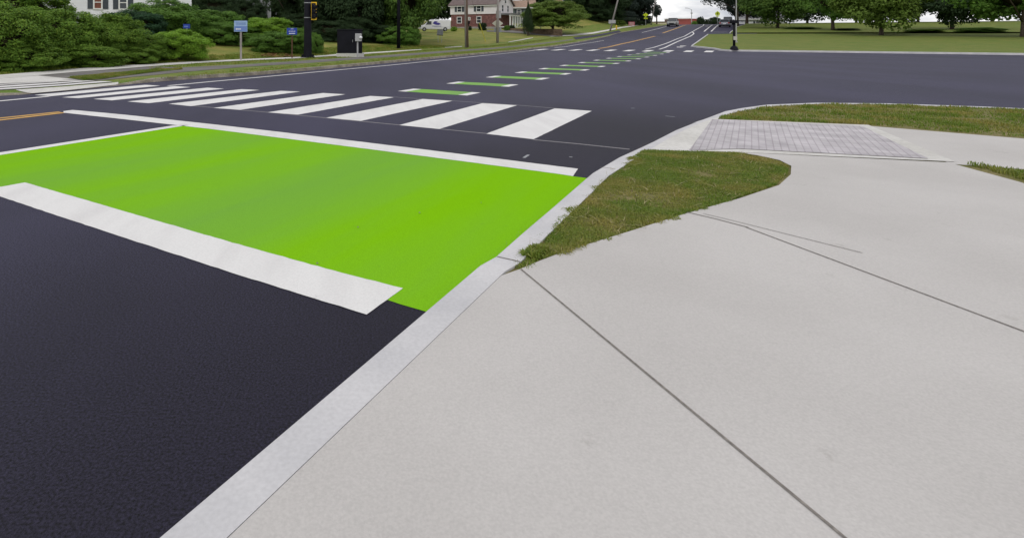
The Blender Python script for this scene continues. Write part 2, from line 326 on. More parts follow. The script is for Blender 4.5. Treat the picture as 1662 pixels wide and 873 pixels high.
# ------------------------------------------------------------------ mesh helpers
class MB:
    def __init__(s): s.v = []; s.f = []; s.mi = []
    def add(s, vs, fs, mi=0):
        k = len(s.v); s.v += [tuple(p) for p in vs]; s.f += [tuple(i+k for i in f) for f in fs]; s.mi += [mi]*len(fs); return s
    def box(s, x0, x1, y0, y1, z0, z1, mi=0):
        return s.add([(x0,y0,z0),(x1,y0,z0),(x1,y1,z0),(x0,y1,z0),(x0,y0,z1),(x1,y0,z1),(x1,y1,z1),(x0,y1,z1)],
                     [(0,3,2,1),(4,5,6,7),(0,1,5,4),(1,2,6,5),(2,3,7,6),(3,0,4,7)], mi)
    def tube(s, pts, rad, n=10, caps=True, mi=0):
        pts = [Vector(p) for p in pts]
        if not hasattr(rad, '__len__'): rad = [rad]*len(pts)
        vs = []; fs = []
        for i, p in enumerate(pts):
            d = (pts[min(i+1, len(pts)-1)]-pts[max(i-1, 0)]).normalized()
            a = d.cross(Vector((0, 0, 1)) if abs(d.z) < .9 else Vector((1, 0, 0))).normalized(); b = d.cross(a)
            for k in range(n):
                t = 2*math.pi*k/n; vs.append(p+(a*math.cos(t)+b*math.sin(t))*rad[i])
        for i in range(len(pts)-1):
            for k in range(n):
                fs.append((i*n+k, i*n+(k+1) % n, (i+1)*n+(k+1) % n, (i+1)*n+k))
        if caps: fs.append(tuple(range(n))[::-1]); fs.append(tuple((len(pts)-1)*n+k for k in range(n)))
        return s.add(vs, fs, mi)
    def lathe(s, prof, n=16, c=(0, 0, 0), mi=0):
        vs = []; fs = []
        for r, z in prof:
            for k in range(n):
                t = 2*math.pi*k/n; vs.append((c[0]+r*math.cos(t), c[1]+r*math.sin(t), c[2]+z))
        for i in range(len(prof)-1):
            for k in range(n): fs.append((i*n+k, i*n+(k+1) % n, (i+1)*n+(k+1) % n, (i+1)*n+k))
        fs.append(tuple(range(n))[::-1]); fs.append(tuple((len(prof)-1)*n+k for k in range(n)))
        return s.add(vs, fs, mi)
    def loft(s, rings, mi=0, caps=True):
        n = len(rings[0]); vs = [p for r in rings for p in r]; fs = []
        for i in range(len(rings)-1):
            for k in range(n): fs.append((i*n+k, i*n+(k+1) % n, (i+1)*n+(k+1) % n, (i+1)*n+k))
        if caps: fs.append(tuple(range(n))[::-1]); fs.append(tuple((len(rings)-1)*n+k for k in range(n)))
        return s.add(vs, fs, mi)
    def plate(s, pts2, y0, y1, mi=0):      # polygon in the xz plane with a thickness in y
        n = len(pts2); vs = [(x, y0, z) for x, z in pts2]+[(x, y1, z) for x, z in pts2]
        fs = [tuple(range(n)), tuple(range(2*n-1, n-1, -1))]+[(i, i+n, (i+1) % n+n, (i+1) % n) for i in range(n)]
        return s.add(vs, fs, mi)
    def build(s, name, m, parent=None, smooth=False, bevel=0):
        me = bpy.data.meshes.new(name); me.from_pydata(s.v, [], s.f)
        ms = m if isinstance(m, (list, tuple)) else [m]
        for q in ms: me.materials.append(q)
        if len(ms) > 1: me.polygons.foreach_set('material_index', s.mi)
        bm = bmesh.new(); bm.from_mesh(me); bmesh.ops.recalc_face_normals(bm, faces=bm.faces); bm.to_mesh(me); bm.free()
        if smooth: me.polygons.foreach_set('use_smooth', [True]*len(me.polygons))
        o = bpy.data.objects.new(name, me); C.objects.link(o)
        if parent: o.parent = parent
        if bevel:
            b = o.modifiers.new('bevel', 'BEVEL'); b.width = bevel; b.segments = 2; b.limit_method = 'ANGLE'
        return o
def thing(name, label, cat, loc=(0, 0, 0), rotz=0, group=None):
    o = bpy.data.objects.new(name, None); C.objects.link(o); o.empty_display_size = .2
    o.location = loc; o.rotation_euler = (0, 0, rotz); return tag(o, label, cat, group)
def tag(o, label, cat, group=None):
    o['label'] = label; o['category'] = cat
    if group: o['group'] = group
    return o
def struct(o, label=None):
    o['kind'] = 'structure'
    if label: o['label'] = label
    return o
def stuff(o, label=None, cat=None):
    o['kind'] = 'stuff'
    if label: o['label'] = label
    if cat: o['category'] = cat
    return o

US = [a for a, b in ZR]; VS = [a for a, b in BK]
RG_ = random.Random(21)
def ragged(pts, amt=.0016, step=.05):
    pts = [Vector((p[0], p[1], 0)) for p in pts]; out = []
    for a, b in zip(pts, pts[1:]+pts[:1]):
        L_ = (b-a).length; n = max(1, min(90, int(L_/step)))
        if L_ > 8: n = 1
        nr = Vector((-(b-a).y, (b-a).x, 0)).normalized()
        for i in range(n): out.append(a.lerp(b, i/n)+(nr*RG_.gauss(0, amt) if i else Vector((0, 0, 0))))
    return out
def sheet(name, pts, off, m, parent=None, label=None):
    """flat polygon draped on the terrain (cut where the slope changes)"""
    if m.name in ('white_road_paint', 'green_road_paint') and len(pts) < 60: pts = ragged(pts)
    bm = bmesh.new(); vs = [bm.verts.new((p[0], p[1], 0)) for p in pts]; bm.faces.new(vs)
    bmesh.ops.triangulate(bm, faces=bm.faces[:])
    for u in US[1:-1]:
        x, y = xy(u, 0); bmesh.ops.bisect_plane(bm, geom=bm.verts[:]+bm.edges[:]+bm.faces[:], plane_co=(x, y, 0), plane_no=(UX, UY, 0))
    for v in VS[1:-1]:
        x, y = xy(0, v); bmesh.ops.bisect_plane(bm, geom=bm.verts[:]+bm.edges[:]+bm.faces[:], plane_co=(x, y, 0), plane_no=(UY, -UX, 0))
    for q in bm.verts:
        q.co.z = G(q.co.x, q.co.y)+off
    bmesh.ops.recalc_face_normals(bm, faces=bm.faces)
    for f in bm.faces:
        if f.normal.z < 0: f.normal_flip()
    me = bpy.data.meshes.new(name); bm.to_mesh(me); bm.free(); me.materials.append(m)
    o = bpy.data.objects.new(name, me); C.objects.link(o)
    if parent: o.parent = parent
    if label: o['label'] = label
    return o
def px(pts, off=0): return [at(a, b, off) for a, b in pts]
def resample(poly, n):
    poly = [Vector(p) for p in poly]; L_ = [0]
    for a, b in zip(poly, poly[1:]): L_.append(L_[-1]+(b-a).length)
    out = []
    for i in range(n):
        t = L_[-1]*i/(n-1); k = 0
        while k < len(L_)-2 and L_[k+1] < t: k += 1
        q = (t-L_[k])/max(1e-9, L_[k+1]-L_[k]); out.append(poly[k].lerp(poly[k+1], q))
    return out
def line_strip(name, pts, width, off, m, parent=None):
    """a painted line of real width along ground points"""
    pts = [Vector((p[0], p[1], 0)) for p in pts]; lo, hi = [], []
    for i, p in enumerate(pts):
        d = (pts[min(i+1, len(pts)-1)]-pts[max(i-1, 0)]).normalized(); nrm = Vector((-d.y, d.x, 0))
        lo.append(p+nrm*width/2); hi.append(p-nrm*width/2)
    return sheet(name, lo+hi[::-1], off, m, parent)
def ribbon(name, top, bot, off, m, parent=None, n=120, cross=4):
    """surface between two ground polylines, finely sampled to follow the bank"""
    a = resample(top, n); b = resample(bot, n); mb = MB(); vs = []; fs = []
    for p, q in zip(a, b):
        for k in range(cross+1):
            r = p.lerp(q, k/cross); vs.append((r.x, r.y, G(r.x, r.y)+land(r.x, r.y)+off-LHT))
    c = cross+1
    for i in range(n-1):
        for k in range(cross): fs.append((i*c+k, (i+1)*c+k, (i+1)*c+k+1, i*c+k+1))
    mb.add(vs, fs); o = mb.build(name, m, parent)
    me = o.data
    bm = bmesh.new(); bm.from_mesh(me)
    for f in bm.faces:
        if f.normal.z < 0: f.normal_flip()
    bm.to_mesh(me); bm.free()
    return o

# ------------------------------------------------------------------ ground, roads
mb = MB()
us = [-2000, -300, -60]+[i for i in range(-40, 45, 15)]+US[1:-1]+[800, 3000]; us = sorted(set(us))
vs_ = sorted(set([-2000, -500]+VS[1:-1]+[0, 40, 120, 400, 2000]))
pts = []
for u in us:
    for v in vs_:
        x, y = xy(u, v); pts.append((x, y, lerp_tab(ZR, u)+lerp_tab(BK, v)-.06))
n = len(vs_); mb.add(pts, [(i*n+k, i*n+k+1, (i+1)*n+k+1, (i+1)*n+k) for i in range(len(us)-1) for k in range(n-1)])
struct(mb.build('ground', M['ground']))

# kerb lines (gutter side), photograph pixels -> ground
LK = px([(0, 156), (50, 153.2), (110, 148.2), (160, 142.9), (200, 138.2), (230, 135.4), (300, 129.5), (420, 122.3), (560, 109.5), (640, 102), (780, 88.7), (860, 80.3), (950, 67.8), (1000, 55.2), (1020, 51.8), (1060, 45.2), (1083, 41.6)])
u0, v0 = uv(LK[0].x, LK[0].y)
LK = [Vector((*xy(uu, v0), 0)) for uu in (-60, -30, -8, -2)]+LK
uvl = [uv(p.x, p.y) for p in LK]
LKuv = [uvl[0]]
for a in uvl[1:]:
    if a[0] > LKuv[-1][0]+.2: LKuv.append(a)
LKuv.append((300, LKuv[-1][1])); LKuv.append((600, LKuv[-1][1]))
def lk(u): return lerp_tab(LKuv, u)

RK = px([(770.6, 443), (797, 428), (843, 387), (889.7, 347), (956, 289), (1000, 262.5), (1035, 242.7), (1056, 230.7), (1093, 212), (1123, 200.2), (1151, 191.3), (1173.6, 185.3), (1200, 180)])
ru = [uv(p.x, p.y) for p in RK]
RK = [Vector((*xy(uu, ru[0][1]), 0)) for uu in (-60, -20, -5, 0)]+RK+[Vector((a, b, 0)) for a, b in ((6.9, 10.0), (8.0, 10.3), (9.2, 10.2), (10.4, 9.75), (12, 8.8), (30, -3.2), (60, -23.2))]
# far right corner: grass island kerb
FK = px([(1148, 57.2), (1121, 76.5), (1157, 80.5), (1168, 82.9), (1184, 84), (1200, 84)])
fu = [uv(p.x, p.y) for p in FK]
ue, ve = fu[-1]

# main asphalt: one polygon along the main road and one for the street to the right
left_edge = [Vector((*xy(u, v), 0)) for u, v in LKuv if u <= 300]
road_r = Vector((*xy(300, -1.2), 0))
pts = left_edge+[road_r, Vector((*xy(140, -1.2), 0)), Vector((*xy(ue+30, 1.5), 0)), Vector((*xy(ue+1.5, 90), 0)), Vector((*xy(-12, 90), 0)), Vector((*xy(-60, 5), 0))]
road = struct(sheet('road', pts, 0, M['asphalt']))
Z1, Z2 = .0015, .003

# green bike box, stop lines, lane line
top_edge = [(103, 183.5), (200, 194), (340, 209.7), (580, 240.2), (760, 263.5), (900, 282), (930, 286.5)]
sb = px([(103, 181), (118, 179), (200, 186.5), (340, 201.7), (448, 214), (665, 240.3), (900, 269.8), (938, 274.5)]+top_edge[::-1])
vA, vB = -6.68, -6.53
uf = 5.26
g = px([(300, 205), (340, 208.8), (580, 239.0), (760, 262.2), (900, 280.6), (929, 285), (930.5, 286.7), (955.5, 289.8)])
gp = g+RK[9-1:3:-1]
gp = [Vector((*xy(uv(g[0].x, g[0].y)[0], vB-.05), 0))]+g+[RK[i] for i in (7, 6, 5, 4)]+[Vector((*xy(2.3, ru[0][1]), 0)), Vector((*xy(2.3, -5.16), 0)), Vector((*xy(-12, -5.16), 0)), Vector((*xy(-12, vB-.05), 0))]
o = sheet('bike_box', gp, Z1, M['green'], road, 'bright green painted bike box with duller tyre-worn bands')
sheet('stop_line', sb, Z2, M['white'], road, 'long white stop line along the front edge of the green box')
ul, vl = uv(*at(291, 204.5)[:2])
sheet('lane_line', [Vector((*xy(a, b), 0)) for a, b in ((-12, vB), (-12, vA), (ul-.05, vA), (ul+.1, vB))], Z2, M['white'], road, 'thin white line along the left side of the green box')
b1 = px([(0, 304), (40.6, 296.8), (397, 400), (553, 443)])
b2 = px([(0, 319.5), (99, 352.7), (374.5, 443)])
ur, vr = uv(*b1[-1][:2]); ur2, _ = uv(*b2[-1][:2])
sheet('stop_line', b1+[Vector((*xy(ur+.02, ru[0][1]-.22), 0)), Vector((*xy(ur2+.02, ru[0][1]-.22), 0))]+b2[::-1]+[Vector((*xy(2.1, -5.17), 0))], Z2, M['white'], road, 'wide white stop line behind the green box')

stripes = [
 [(789, 217.5), (866, 226.5), (960.5, 180.5), (900, 176.5)], [(648, 203.5), (713, 209.8), (839, 171.5), (783, 168)],
 [(529.5, 191.5), (585.8, 196.7), (734.4, 164.3), (686, 161.2)], [(434.2, 182.8), (484, 186.5), (640, 158.3), (601, 156.2)],
 [(346.5, 175.7), (389.8, 178.7), (560.5, 153.6), (524, 151.4)], [(274.3, 169), (309.5, 172.8), (487.3, 149.2), (455.9, 147.9)],
 [(206.6, 165.2), (241, 168), (421.2, 146.6), (392, 145.3)], [(151.6, 161.2), (181.4, 163.4), (363.8, 144.4), (336.6, 142.8)],
 [(100.8, 158.4), (127.3, 159.8), (309.5, 141.9), (284, 140.3)], [(55.5, 154.6), (83, 156.5), (260, 139.6), (235.5, 138.2)]]
for q in stripes: sheet('crosswalk_stripe', px(q), Z1, M['white'], road)
# seams of the paving passes
for a in ([(789, 217), (648, 203.2), (434, 182.6), (274, 168.8)], [(866, 227), (940, 234), (980, 238.3), (1022, 242.6)], [(960, 181), (839, 171), (640, 157.9)]):
    line_strip('pavement_seam', px(a), .04, .001, M['seam'], road)
for a in ([(850, 256.5), (858, 251.5)], [(1080, 188.7), (1095, 190.0)], [(1024, 176), (1030, 176)], [(924, 255), (929, 255.4)]):
    line_strip('paint_scrape', px(a), .03, .001, M['greysign'], road)
# bicycle crossing: green bars with white ends
for u in (11.05, 13.5, 16.15, 18.65, 21.2, 24.0, 27.0, 30.0, 33.0, 36.0, 39.3, 42.6, 46.0):
    du = .72 if u < 15 else .78
    def q(va, vb): return [Vector((*xy(a, b), 0)) for a, b in ((u, va), (u, vb), (u+du, vb), (u+du, va))]
    o = sheet('bike_crossing_bar', q(-6.4, -5.13), Z1, M['dashgreen'], road)
    for va, vb in ((-6.61, -6.4), (-5.13, -4.93)): sheet('white_end', q(va, vb), Z1, M['white'], o)
# lane edge lines, yellow centre lines
line_strip('edge_line', [Vector((*xy(-14, uv(*at(0, 164.4)[:2])[1]), 0))]+px([(0, 164.4), (80, 156.9)]), .13, Z2, M['white'], road)
line_strip('edge_line', px([(273, 139.7), (340, 133.2), (420, 126), (560, 113), (640, 105.7), (780, 91.2), (872, 81.3)]), .13, Z2, M['white'], road)
line_strip('edge_line', px([(900, 78.2), (940, 72.5), (980, 66.3)]), .14, Z2, M['white'], road)
line_strip('edge_line', px([(1042, 53.4), (1062, 48.6), (1082, 43.6)]), .16, Z2, M['white'], road)
for a, b in (((0, 192.1), (97, 182)), ((0, 195.3), (104, 183.2))):
    p = at(*a); uu, vv = uv(p.x, p.y)
    line_strip('centre_line', [Vector((*xy(-14, vv), 0)), p, at(*b)], .11, Z1, M['yellow'], road)
for d in (-.1, .1):
    for seg in ([(972, 79.3), (1010, 71.5), (1040, 64.8), (1063, 59.2)], [(1076, 54.2), (1095, 47.6), (1113, 41.2)]):
        line_strip('centre_line', [p+Vector((UY*d, -UX*d, 0)) for p in px(seg)], .13, Z1, M['yellow'], road)
# far crosswalk
for xa in (878.5, 906.5, 934.5, 962.5, 991, 1021, 1052, 1085, 1118, 1151):
    p = at(xa, 81.0+(xa-880)*.011); uu, vv = uv(p.x, p.y)
    sheet('crosswalk_stripe', [Vector((*xy(uu+a, vv+b), 0)) for a, b in ((-1.5, -.27), (-1.5, .27), (1.5, .27), (1.5, -.27))], Z1, M['white'], road)
# buffered lane lines up the hill
line_strip('lane_line', px([(1047, 80.6), (1080, 71.4), (1100, 63.2), (1122.5, 52.7), (1141.5, 42.2), (1149, 38.9)]), .15, Z2, M['white'], road)
line_strip('lane_line', px([(1070, 80.6), (1097, 69.3), (1121.7, 58.5), (1126, 55.7), (1125.5, 53.8), (1122.8, 52.3)]), .17, Z2, M['white'], road)
line_strip('lane_line', px([(1142.7, 51.7), (1156.4, 41)]), .2, Z2, M['white'], road)
line_strip('lane_line', px([(1154.2, 51.7), (1165.8, 41)]), .2, Z2, M['white'], road)
line_strip('parking_line', px([(1157.8, 52.4), (1181, 52.6)]), .2, Z1, M['white'], road)
for a in ((1108, 75.2), (1103, 77), (1147, 43)):
    p = at(*a); uu, vv = uv(p.x, p.y)
    sheet('lane_mark', [Vector((*xy(uu+i, vv+j), 0)) for i, j in ((-.6, -.15), (-.6, .15), (.6, .3), (.6, -.3))], Z2, M['white'], road)

# ------------------------------------------------------------------ kerbs
def kerb(name, line, width, h, m, side, label, n=None, batter=.02, flush=None):
    line = [Vector((p[0], p[1], 0)) for p in line]
    mb = MB(); rings = []
    for i, p in enumerate(line):
        d = (line[min(i+1, len(line)-1)]-line[max(i-1, 0)]).normalized(); nr = Vector((d.y, -d.x, 0))*side
        hh = h*(flush(i) if flush else 1)+.001
        ring = []
        for a, z in ((0, -.1), (0, 0), (batter, hh-.012), (batter+.012, hh), (width, hh), (width, -.1)):
            q = p+nr*a; ring.append((q.x, q.y, G(q.x, q.y)+z))
        rings.append(ring)
    mb.loft(rings)
    return struct(mb.build(name, m), label)
RH = .045
RKd = RK
kerb('kerb', RK, .165, RH, M['kerb'], 1, None, flush=lambda i: .12 if 11 <= i <= 13 else (.45 if i in (10, 14) else 1))
LH = .10
ll = [Vector((*xy(u, lk(u)), 0)) for u in [-60, -20, -8, -2]+[i*.8 for i in range(0, 90)]+[72+i*4 for i in range(0, 40)]]
def lflush(i):
    u = uv(ll[i].x, ll[i].y)[0]
    return max(.06, land(ll[i].x-.1, ll[i].y+.07)/LHT)
kerb('kerb', ll, .16, LH, M['oldkerb'], -1, None, batter=.03, flush=lflush)
# joints cut across the near kerb
k = RK[5]
mb = MB()
for t in (.0, 2.55):
    b0 = Vector((RK[5].x, RK[5].y, 0))+Vector((UX, UY, 0))*t
    b1_ = b0+Vector((UY, -UX, 0))*.166
    a0 = b0+Vector((UY, -UX, 0))*.035
    d = Vector((UX, UY, 0))*.005
    mb.add([(*(a0-d)[:2], RH+.003), (*(b1_-d)[:2], RH+.003), (*(b1_+d)[:2], RH+.003), (*(a0+d)[:2], RH+.003)], [(0, 1, 2, 3)])
struct(mb.build('kerb_joint', M['joint']))

# ------------------------------------------------------------------ right side: verge, sidewalk, ramp
def off_line(line, w, side=1):
    line = [Vector((p[0], p[1], 0)) for p in line]; out = []
    for i, p in enumerate(line):
        d = (line[min(i+1, len(line)-1)]-line[max(i-1, 0)]).normalized(); out.append(p+Vector((d.y, -d.x, 0))*side*w)
    return out
RB = off_line(RK, .160)
far = [Vector((80, -36, 0)), Vector((60, -80, 0)), Vector((*xy(-60, 40), 0))]
struct(sheet('verge', RB+far, RH-.012, M['soil']))
edge_px = [(842, 437.3), (880, 421.5), (918.9, 406.8), (1014, 377.7), (1114.8, 345.9), (1200, 322)]
E = px(edge_px, RH)
swl = [Vector((*xy(uu, ru[0][1]+.167), 0)) for uu in (-30, -10, 0, 1.5)]+[Vector((*xy(uv(E[0].x, E[0].y)[0]-.12, ru[0][1]+.167), 0))]+E
swl += [Vector(p+(0,)) for p in ((3.3, 4.62), (3.66, 4.98), (3.9, 5.3), (3.97, 5.55), (3.9, 5.78), (3.78, 5.93))]
swr = [Vector(p+(0,)) for p in ((5.5, 5.45), (5.35, 4.7), (4.9, 3.9), (4.1, 3.0), (3.3, 2.0), (2.6, .6), (1.4, -1.6))]+[Vector((*xy(-10, 1.3), 0)), Vector((*xy(-30, 1.3), 0))]
sidewalk = struct(sheet('sidewalk', swl+swr, RH, M['concrete']), 'pale concrete sidewalk in the foreground')
for a, wd in (([(1114.8, 344.8), (1160, 355.3), (1200, 365.8), (1215, 369.6)], .010), ([(1141, 347.2), (1170, 353.8), (1200, 361.2), (1400, 411)], .006)):
    line_strip('joint', px(a, RH), wd, RH+.003, M['joint'], sidewalk)
for ja, jb in (((.78, 2.955), (1.18, 1.2)), ((2.365, 3.6), (2.72, 2.1))):
    line_strip('joint', [Vector((*ja, 0)), Vector((*jb, 0))], .009, RH+.003, M['joint'], sidewalk)
# ramp apron between kerb and tactile paving, with pale borders
pav = px([(1118.5, 244), (1155.8, 193.8)], RH)
ramp_l = [RB[i] for i in (10, 11, 12, 13, 14)]
apron = [Vector((*at(1047, 244.3, RH)[:2], 0))]+ramp_l+px([(1165, 193.2)], RH)+[Vector((6.75, 7.75, 0)), Vector((5.62, 5.50, 0))]+px([(1200, 246.5), (1118, 245)], RH)
ramp = struct(sheet('kerb_ramp', apron, RH-.004, M['concrete2']), 'pale concrete kerb ramp')
cc = M['concrete']
sheet('tactile_paving', [pav[0], pav[1], Vector((6.55, 7.62, 0)), Vector((5.48, 5.62, 0)), at(1200, 241.5, RH)], RH+.001, M['paver'], ramp)
struct(sheet('sidewalk', [Vector((a, b, 0)) for a, b in ((6.6, 7.80), (5.5, 5.42), (7.2, 4.6), (20, -4.2), (21, -2.2), (8.6, 5.9))], RH-.009, M['concrete']), 'concrete sidewalk leading right from the tactile paving')

# ------------------------------------------------------------------ far right corner
fk2 = [Vector((p.x, p.y, 0)) for p in FK]+[Vector((*xy(ue, ve+12), 0)), Vector((*xy(ue, ve+80), 0))]
inner = off_line(fk2, .15, -1)
FH_ = .11
top = [Vector((*xy(fu[0][0], ve+80), 0))]
isl = inner+[Vector((*xy(fu[0][0]+1, ve+80), 0)), Vector((*xy(fu[0][0]+1, fu[0][1]+3), 0))]
def drape(name, pts, off, m, parent=None, maxl=6):
    bm = bmesh.new(); bm.faces.new([bm.verts.new((p[0], p[1], 0)) for p in pts]); bmesh.ops.triangulate(bm, faces=bm.faces[:])
    for it in range(5):
        es = [e_ for e_ in bm.edges if e_.calc_length() > maxl]
        if not es: break
        bmesh.ops.subdivide_edges(bm, edges=es, cuts=1); bmesh.ops.triangulate(bm, faces=bm.faces[:])
    for q in bm.verts: q.co.z = G(q.co.x, q.co.y)+off
    for f in bm.faces:
        f.normal_update()
        if f.normal.z < 0: f.normal_flip()
    me = bpy.data.meshes.new(name); bm.to_mesh(me); bm.free(); me.materials.append(m)
    o = bpy.data.objects.new(name, me); C.objects.link(o)
    if parent: o.parent = parent
    return o
struct(sheet('verge', isl, FH_, M['lush']), 'green grass corner beyond the side street')
kerb('kerb', fk2, .15, FH_+.01, M['kerb'], -1, None)
# ground east of the road up the hill
ug = fu[0][0]
e1 = [Vector((*xy(ug+4.5, -2.6), 0)), Vector((*xy(ug+30, -2.2), 0)), Vector((*xy(140, -1.2), 0)), Vector((*xy(300, -1.2), 0)), Vector((*xy(300, 120), 0)), Vector((*xy(ug+4.5, 120), 0))]
struct(sheet('verge', e1, .10, M['lush']), 'grass beside the parked cars up the hill')
kerb('kerb', [Vector((*xy(a, b), 0)) for a, b in ((ug+4.5, -2.75), (ug+30, -2.35), (140, -1.35), (170, -1.35))], .15, .11, M['kerb'], 1, None)

# ------------------------------------------------------------------ left side: bank grid, sidewalk, path, lawn
ulist = [-60, -40, -25, -15, -10]+[-8+i*.5 for i in range(0, 140)]+[62+i*2 for i in range(0, 60)]+[185, 200, 230, 270, 330, 420, 600]
dl = [.155]+[.5+i*.5 for i in range(0, 20)]+[10.5+i*1.5 for i in range(0, 24)]+[50, 60, 75, 95, 130, 200, 400]
mb = MB(); vs = []; fs = []
for u in ulist:
    for d in dl:
        v = lk(u)-d; x, y = xy(u, v); vs.append((x, y, G(x, y)+land(x, y)+(0 if d > .2 else -.012)))
n = len(dl)
for i in range(len(ulist)-1):
    for k in range(n-1): fs.append((i*n+k, i*n+k+1, (i+1)*n+k+1, (i+1)*n+k))
mb.add(vs, fs); mb.mi = [1 if dl[q % (n-1)] < 7.5 else 0 for q in range(len(fs))]; lawn = struct(mb.build('lawn', [M['lawn'], M['vergegrass']], smooth=True), 'green and straw-coloured lawn rising behind the sidewalk')
def LX(pts): return [atL(a, b) for a, b in pts]
st = [(0, 122.5), (60, 117.5), (120, 112.6), (200, 107.2), (250, 104.2), (330, 99.8), (400, 96.6), (485, 93.2), (545, 88.6), (590, 86.3), (640, 83.2), (684, 80.6)]
sbm = [(0, 128.5), (60, 123.5), (120, 118), (200, 112), (250, 108), (330, 102.6), (400, 98.9), (485, 95.3), (545, 91.4), (590, 88.3), (640, 84.8), (684, 81.6)]
lt = LX(st); lb = LX(sbm)
# continue the strip to the left, out of the picture
ext = lt[0]-lt[1]; ext2 = lb[0]-lb[1]
struct(ribbon('sidewalk', [lt[0]+ext*5]+lt, [lb[0]+ext*5]+lb, LH+.014, M['concrete2'], n=160), 'pale concrete sidewalk at the foot of the hedge')
struct(ribbon('sidewalk', LX([(722, 77.6), (750, 75.9)]), LX([(722, 78.3), (750, 76.8)]), LH+.03, M['concrete2'], n=12), 'overgrown piece of sidewalk beside the utility pole')
struct(ribbon('sidewalk', LX([(826, 68.6), (848, 64.5), (865, 61.6)]), LX([(824, 69.6), (848, 65.7), (865, 62.4)]), LH+.03, M['concrete2'], n=14), 'piece of sidewalk beyond the diamond sign')
struct(ribbon('sidewalk', LX([(905, 58.8), (935, 56.2), (962, 53.5), (985, 49.2), (1010, 44.4), (1030, 42), (1046, 40.2)]), LX([(890, 60.5), (935, 59), (962, 56), (985, 51.6), (1010, 46.4), (1030, 43.3), (1046, 41)]), LH+.05, M['concrete2'], n=60), 'long pale sidewalk climbing the hill')
# side path
tp = [(62, 123.6), (120, 118.2), (200, 112.2), (250, 108.3), (300, 110), (400, 105), (500, 98.6), (560, 94.6), (640, 89.2), (700, 84.8), (760, 80.6), (800, 78.2), (860, 72.5), (930, 64)]
bp_ = [(100, 130), (150, 132.5), (200, 127.5), (250, 122.5), (300, 117.5), (400, 109), (500, 103), (560, 98.4), (640, 92.6), (700, 87.8), (760, 83), (800, 80.2), (860, 74.2), (930, 65.5)]
path = struct(ribbon('side_path', LX(tp), LX(bp_), LH+.008, M['path'], n=200), 'narrow old asphalt side path')
struct(ribbon('side_path', LX([(930, 61.6), (960, 58.2), (985, 54.2), (1005, 50)]), LX([(935, 65), (962, 61.2), (985, 57), (1008, 52.6)]), LH+.03, M['asphalt'], n=40), 'dark new asphalt strip by the hill sidewalk')
struct(ribbon('grass_strip', LX([(108, 127.2), (150, 124), (200, 119.5), (250, 114.2), (296, 112.5)]), LX([(135, 131.6), (165, 129.4), (200, 124.5), (250, 118.2), (296, 113.6)]), LH+.016, M['lush'], n=40), 'grass tongue growing over the side path')
plaza = struct(ribbon('pavement', LX([(-160, 139), (0, 127.5), (62, 123.4)]), LX([(-160, 147), (0, 136.5), (135, 131.8)]), LH+.009, M['concrete2'], n=40), 'concrete pavement at the left end of the crossing')
struct(ribbon('side_path', LX([(-160, 147), (0, 136.5), (135, 131.8)]), LX([(-160, 160), (0, 147.4), (185, 133.8)]), LH+.009, M['path'], n=40), 'grey path crossed by white bars')
for q in ([(-100, 153), (0, 144.6), (100, 138.5), (163, 132.9)], [(-100, 154.8), (0, 146.5), (100, 140.2), (183, 133.5)]), ([(-100, 149.5), (0, 141), (100, 135), (141, 131.9)], [(-100, 151), (0, 143.2), (100, 136.6), (154, 132.3)]), ([(-100, 146.5), (0, 138.3), (93, 133.2)], [(-100, 147.5), (0, 139.3), (96, 133.6)]):
    ribbon('crosswalk_stripe', LX(q[0]), LX(q[1]), LH+.015, M['white'], plaza, n=20)
struct(ribbon('kerb_ramp', LX([(25, 146.8), (100, 142.0), (150, 138.0), (192, 134.2)]), LX([(52, 152.6), (112, 147.4), (155, 142.6), (192, 138.2)]), LH+.012, M['concrete2'], n=20), 'worn concrete strip between the path and the road')
struct(ribbon('side_street', LX([(790, 49.6), (832, 50.2), (880, 53.8), (920, 56.3)]), LX([(790, 52.3), (845, 55.2), (885, 59), (905, 60.6)]), LH+.06, M['path'], n=40), 'grey side street leading off to the brick house')

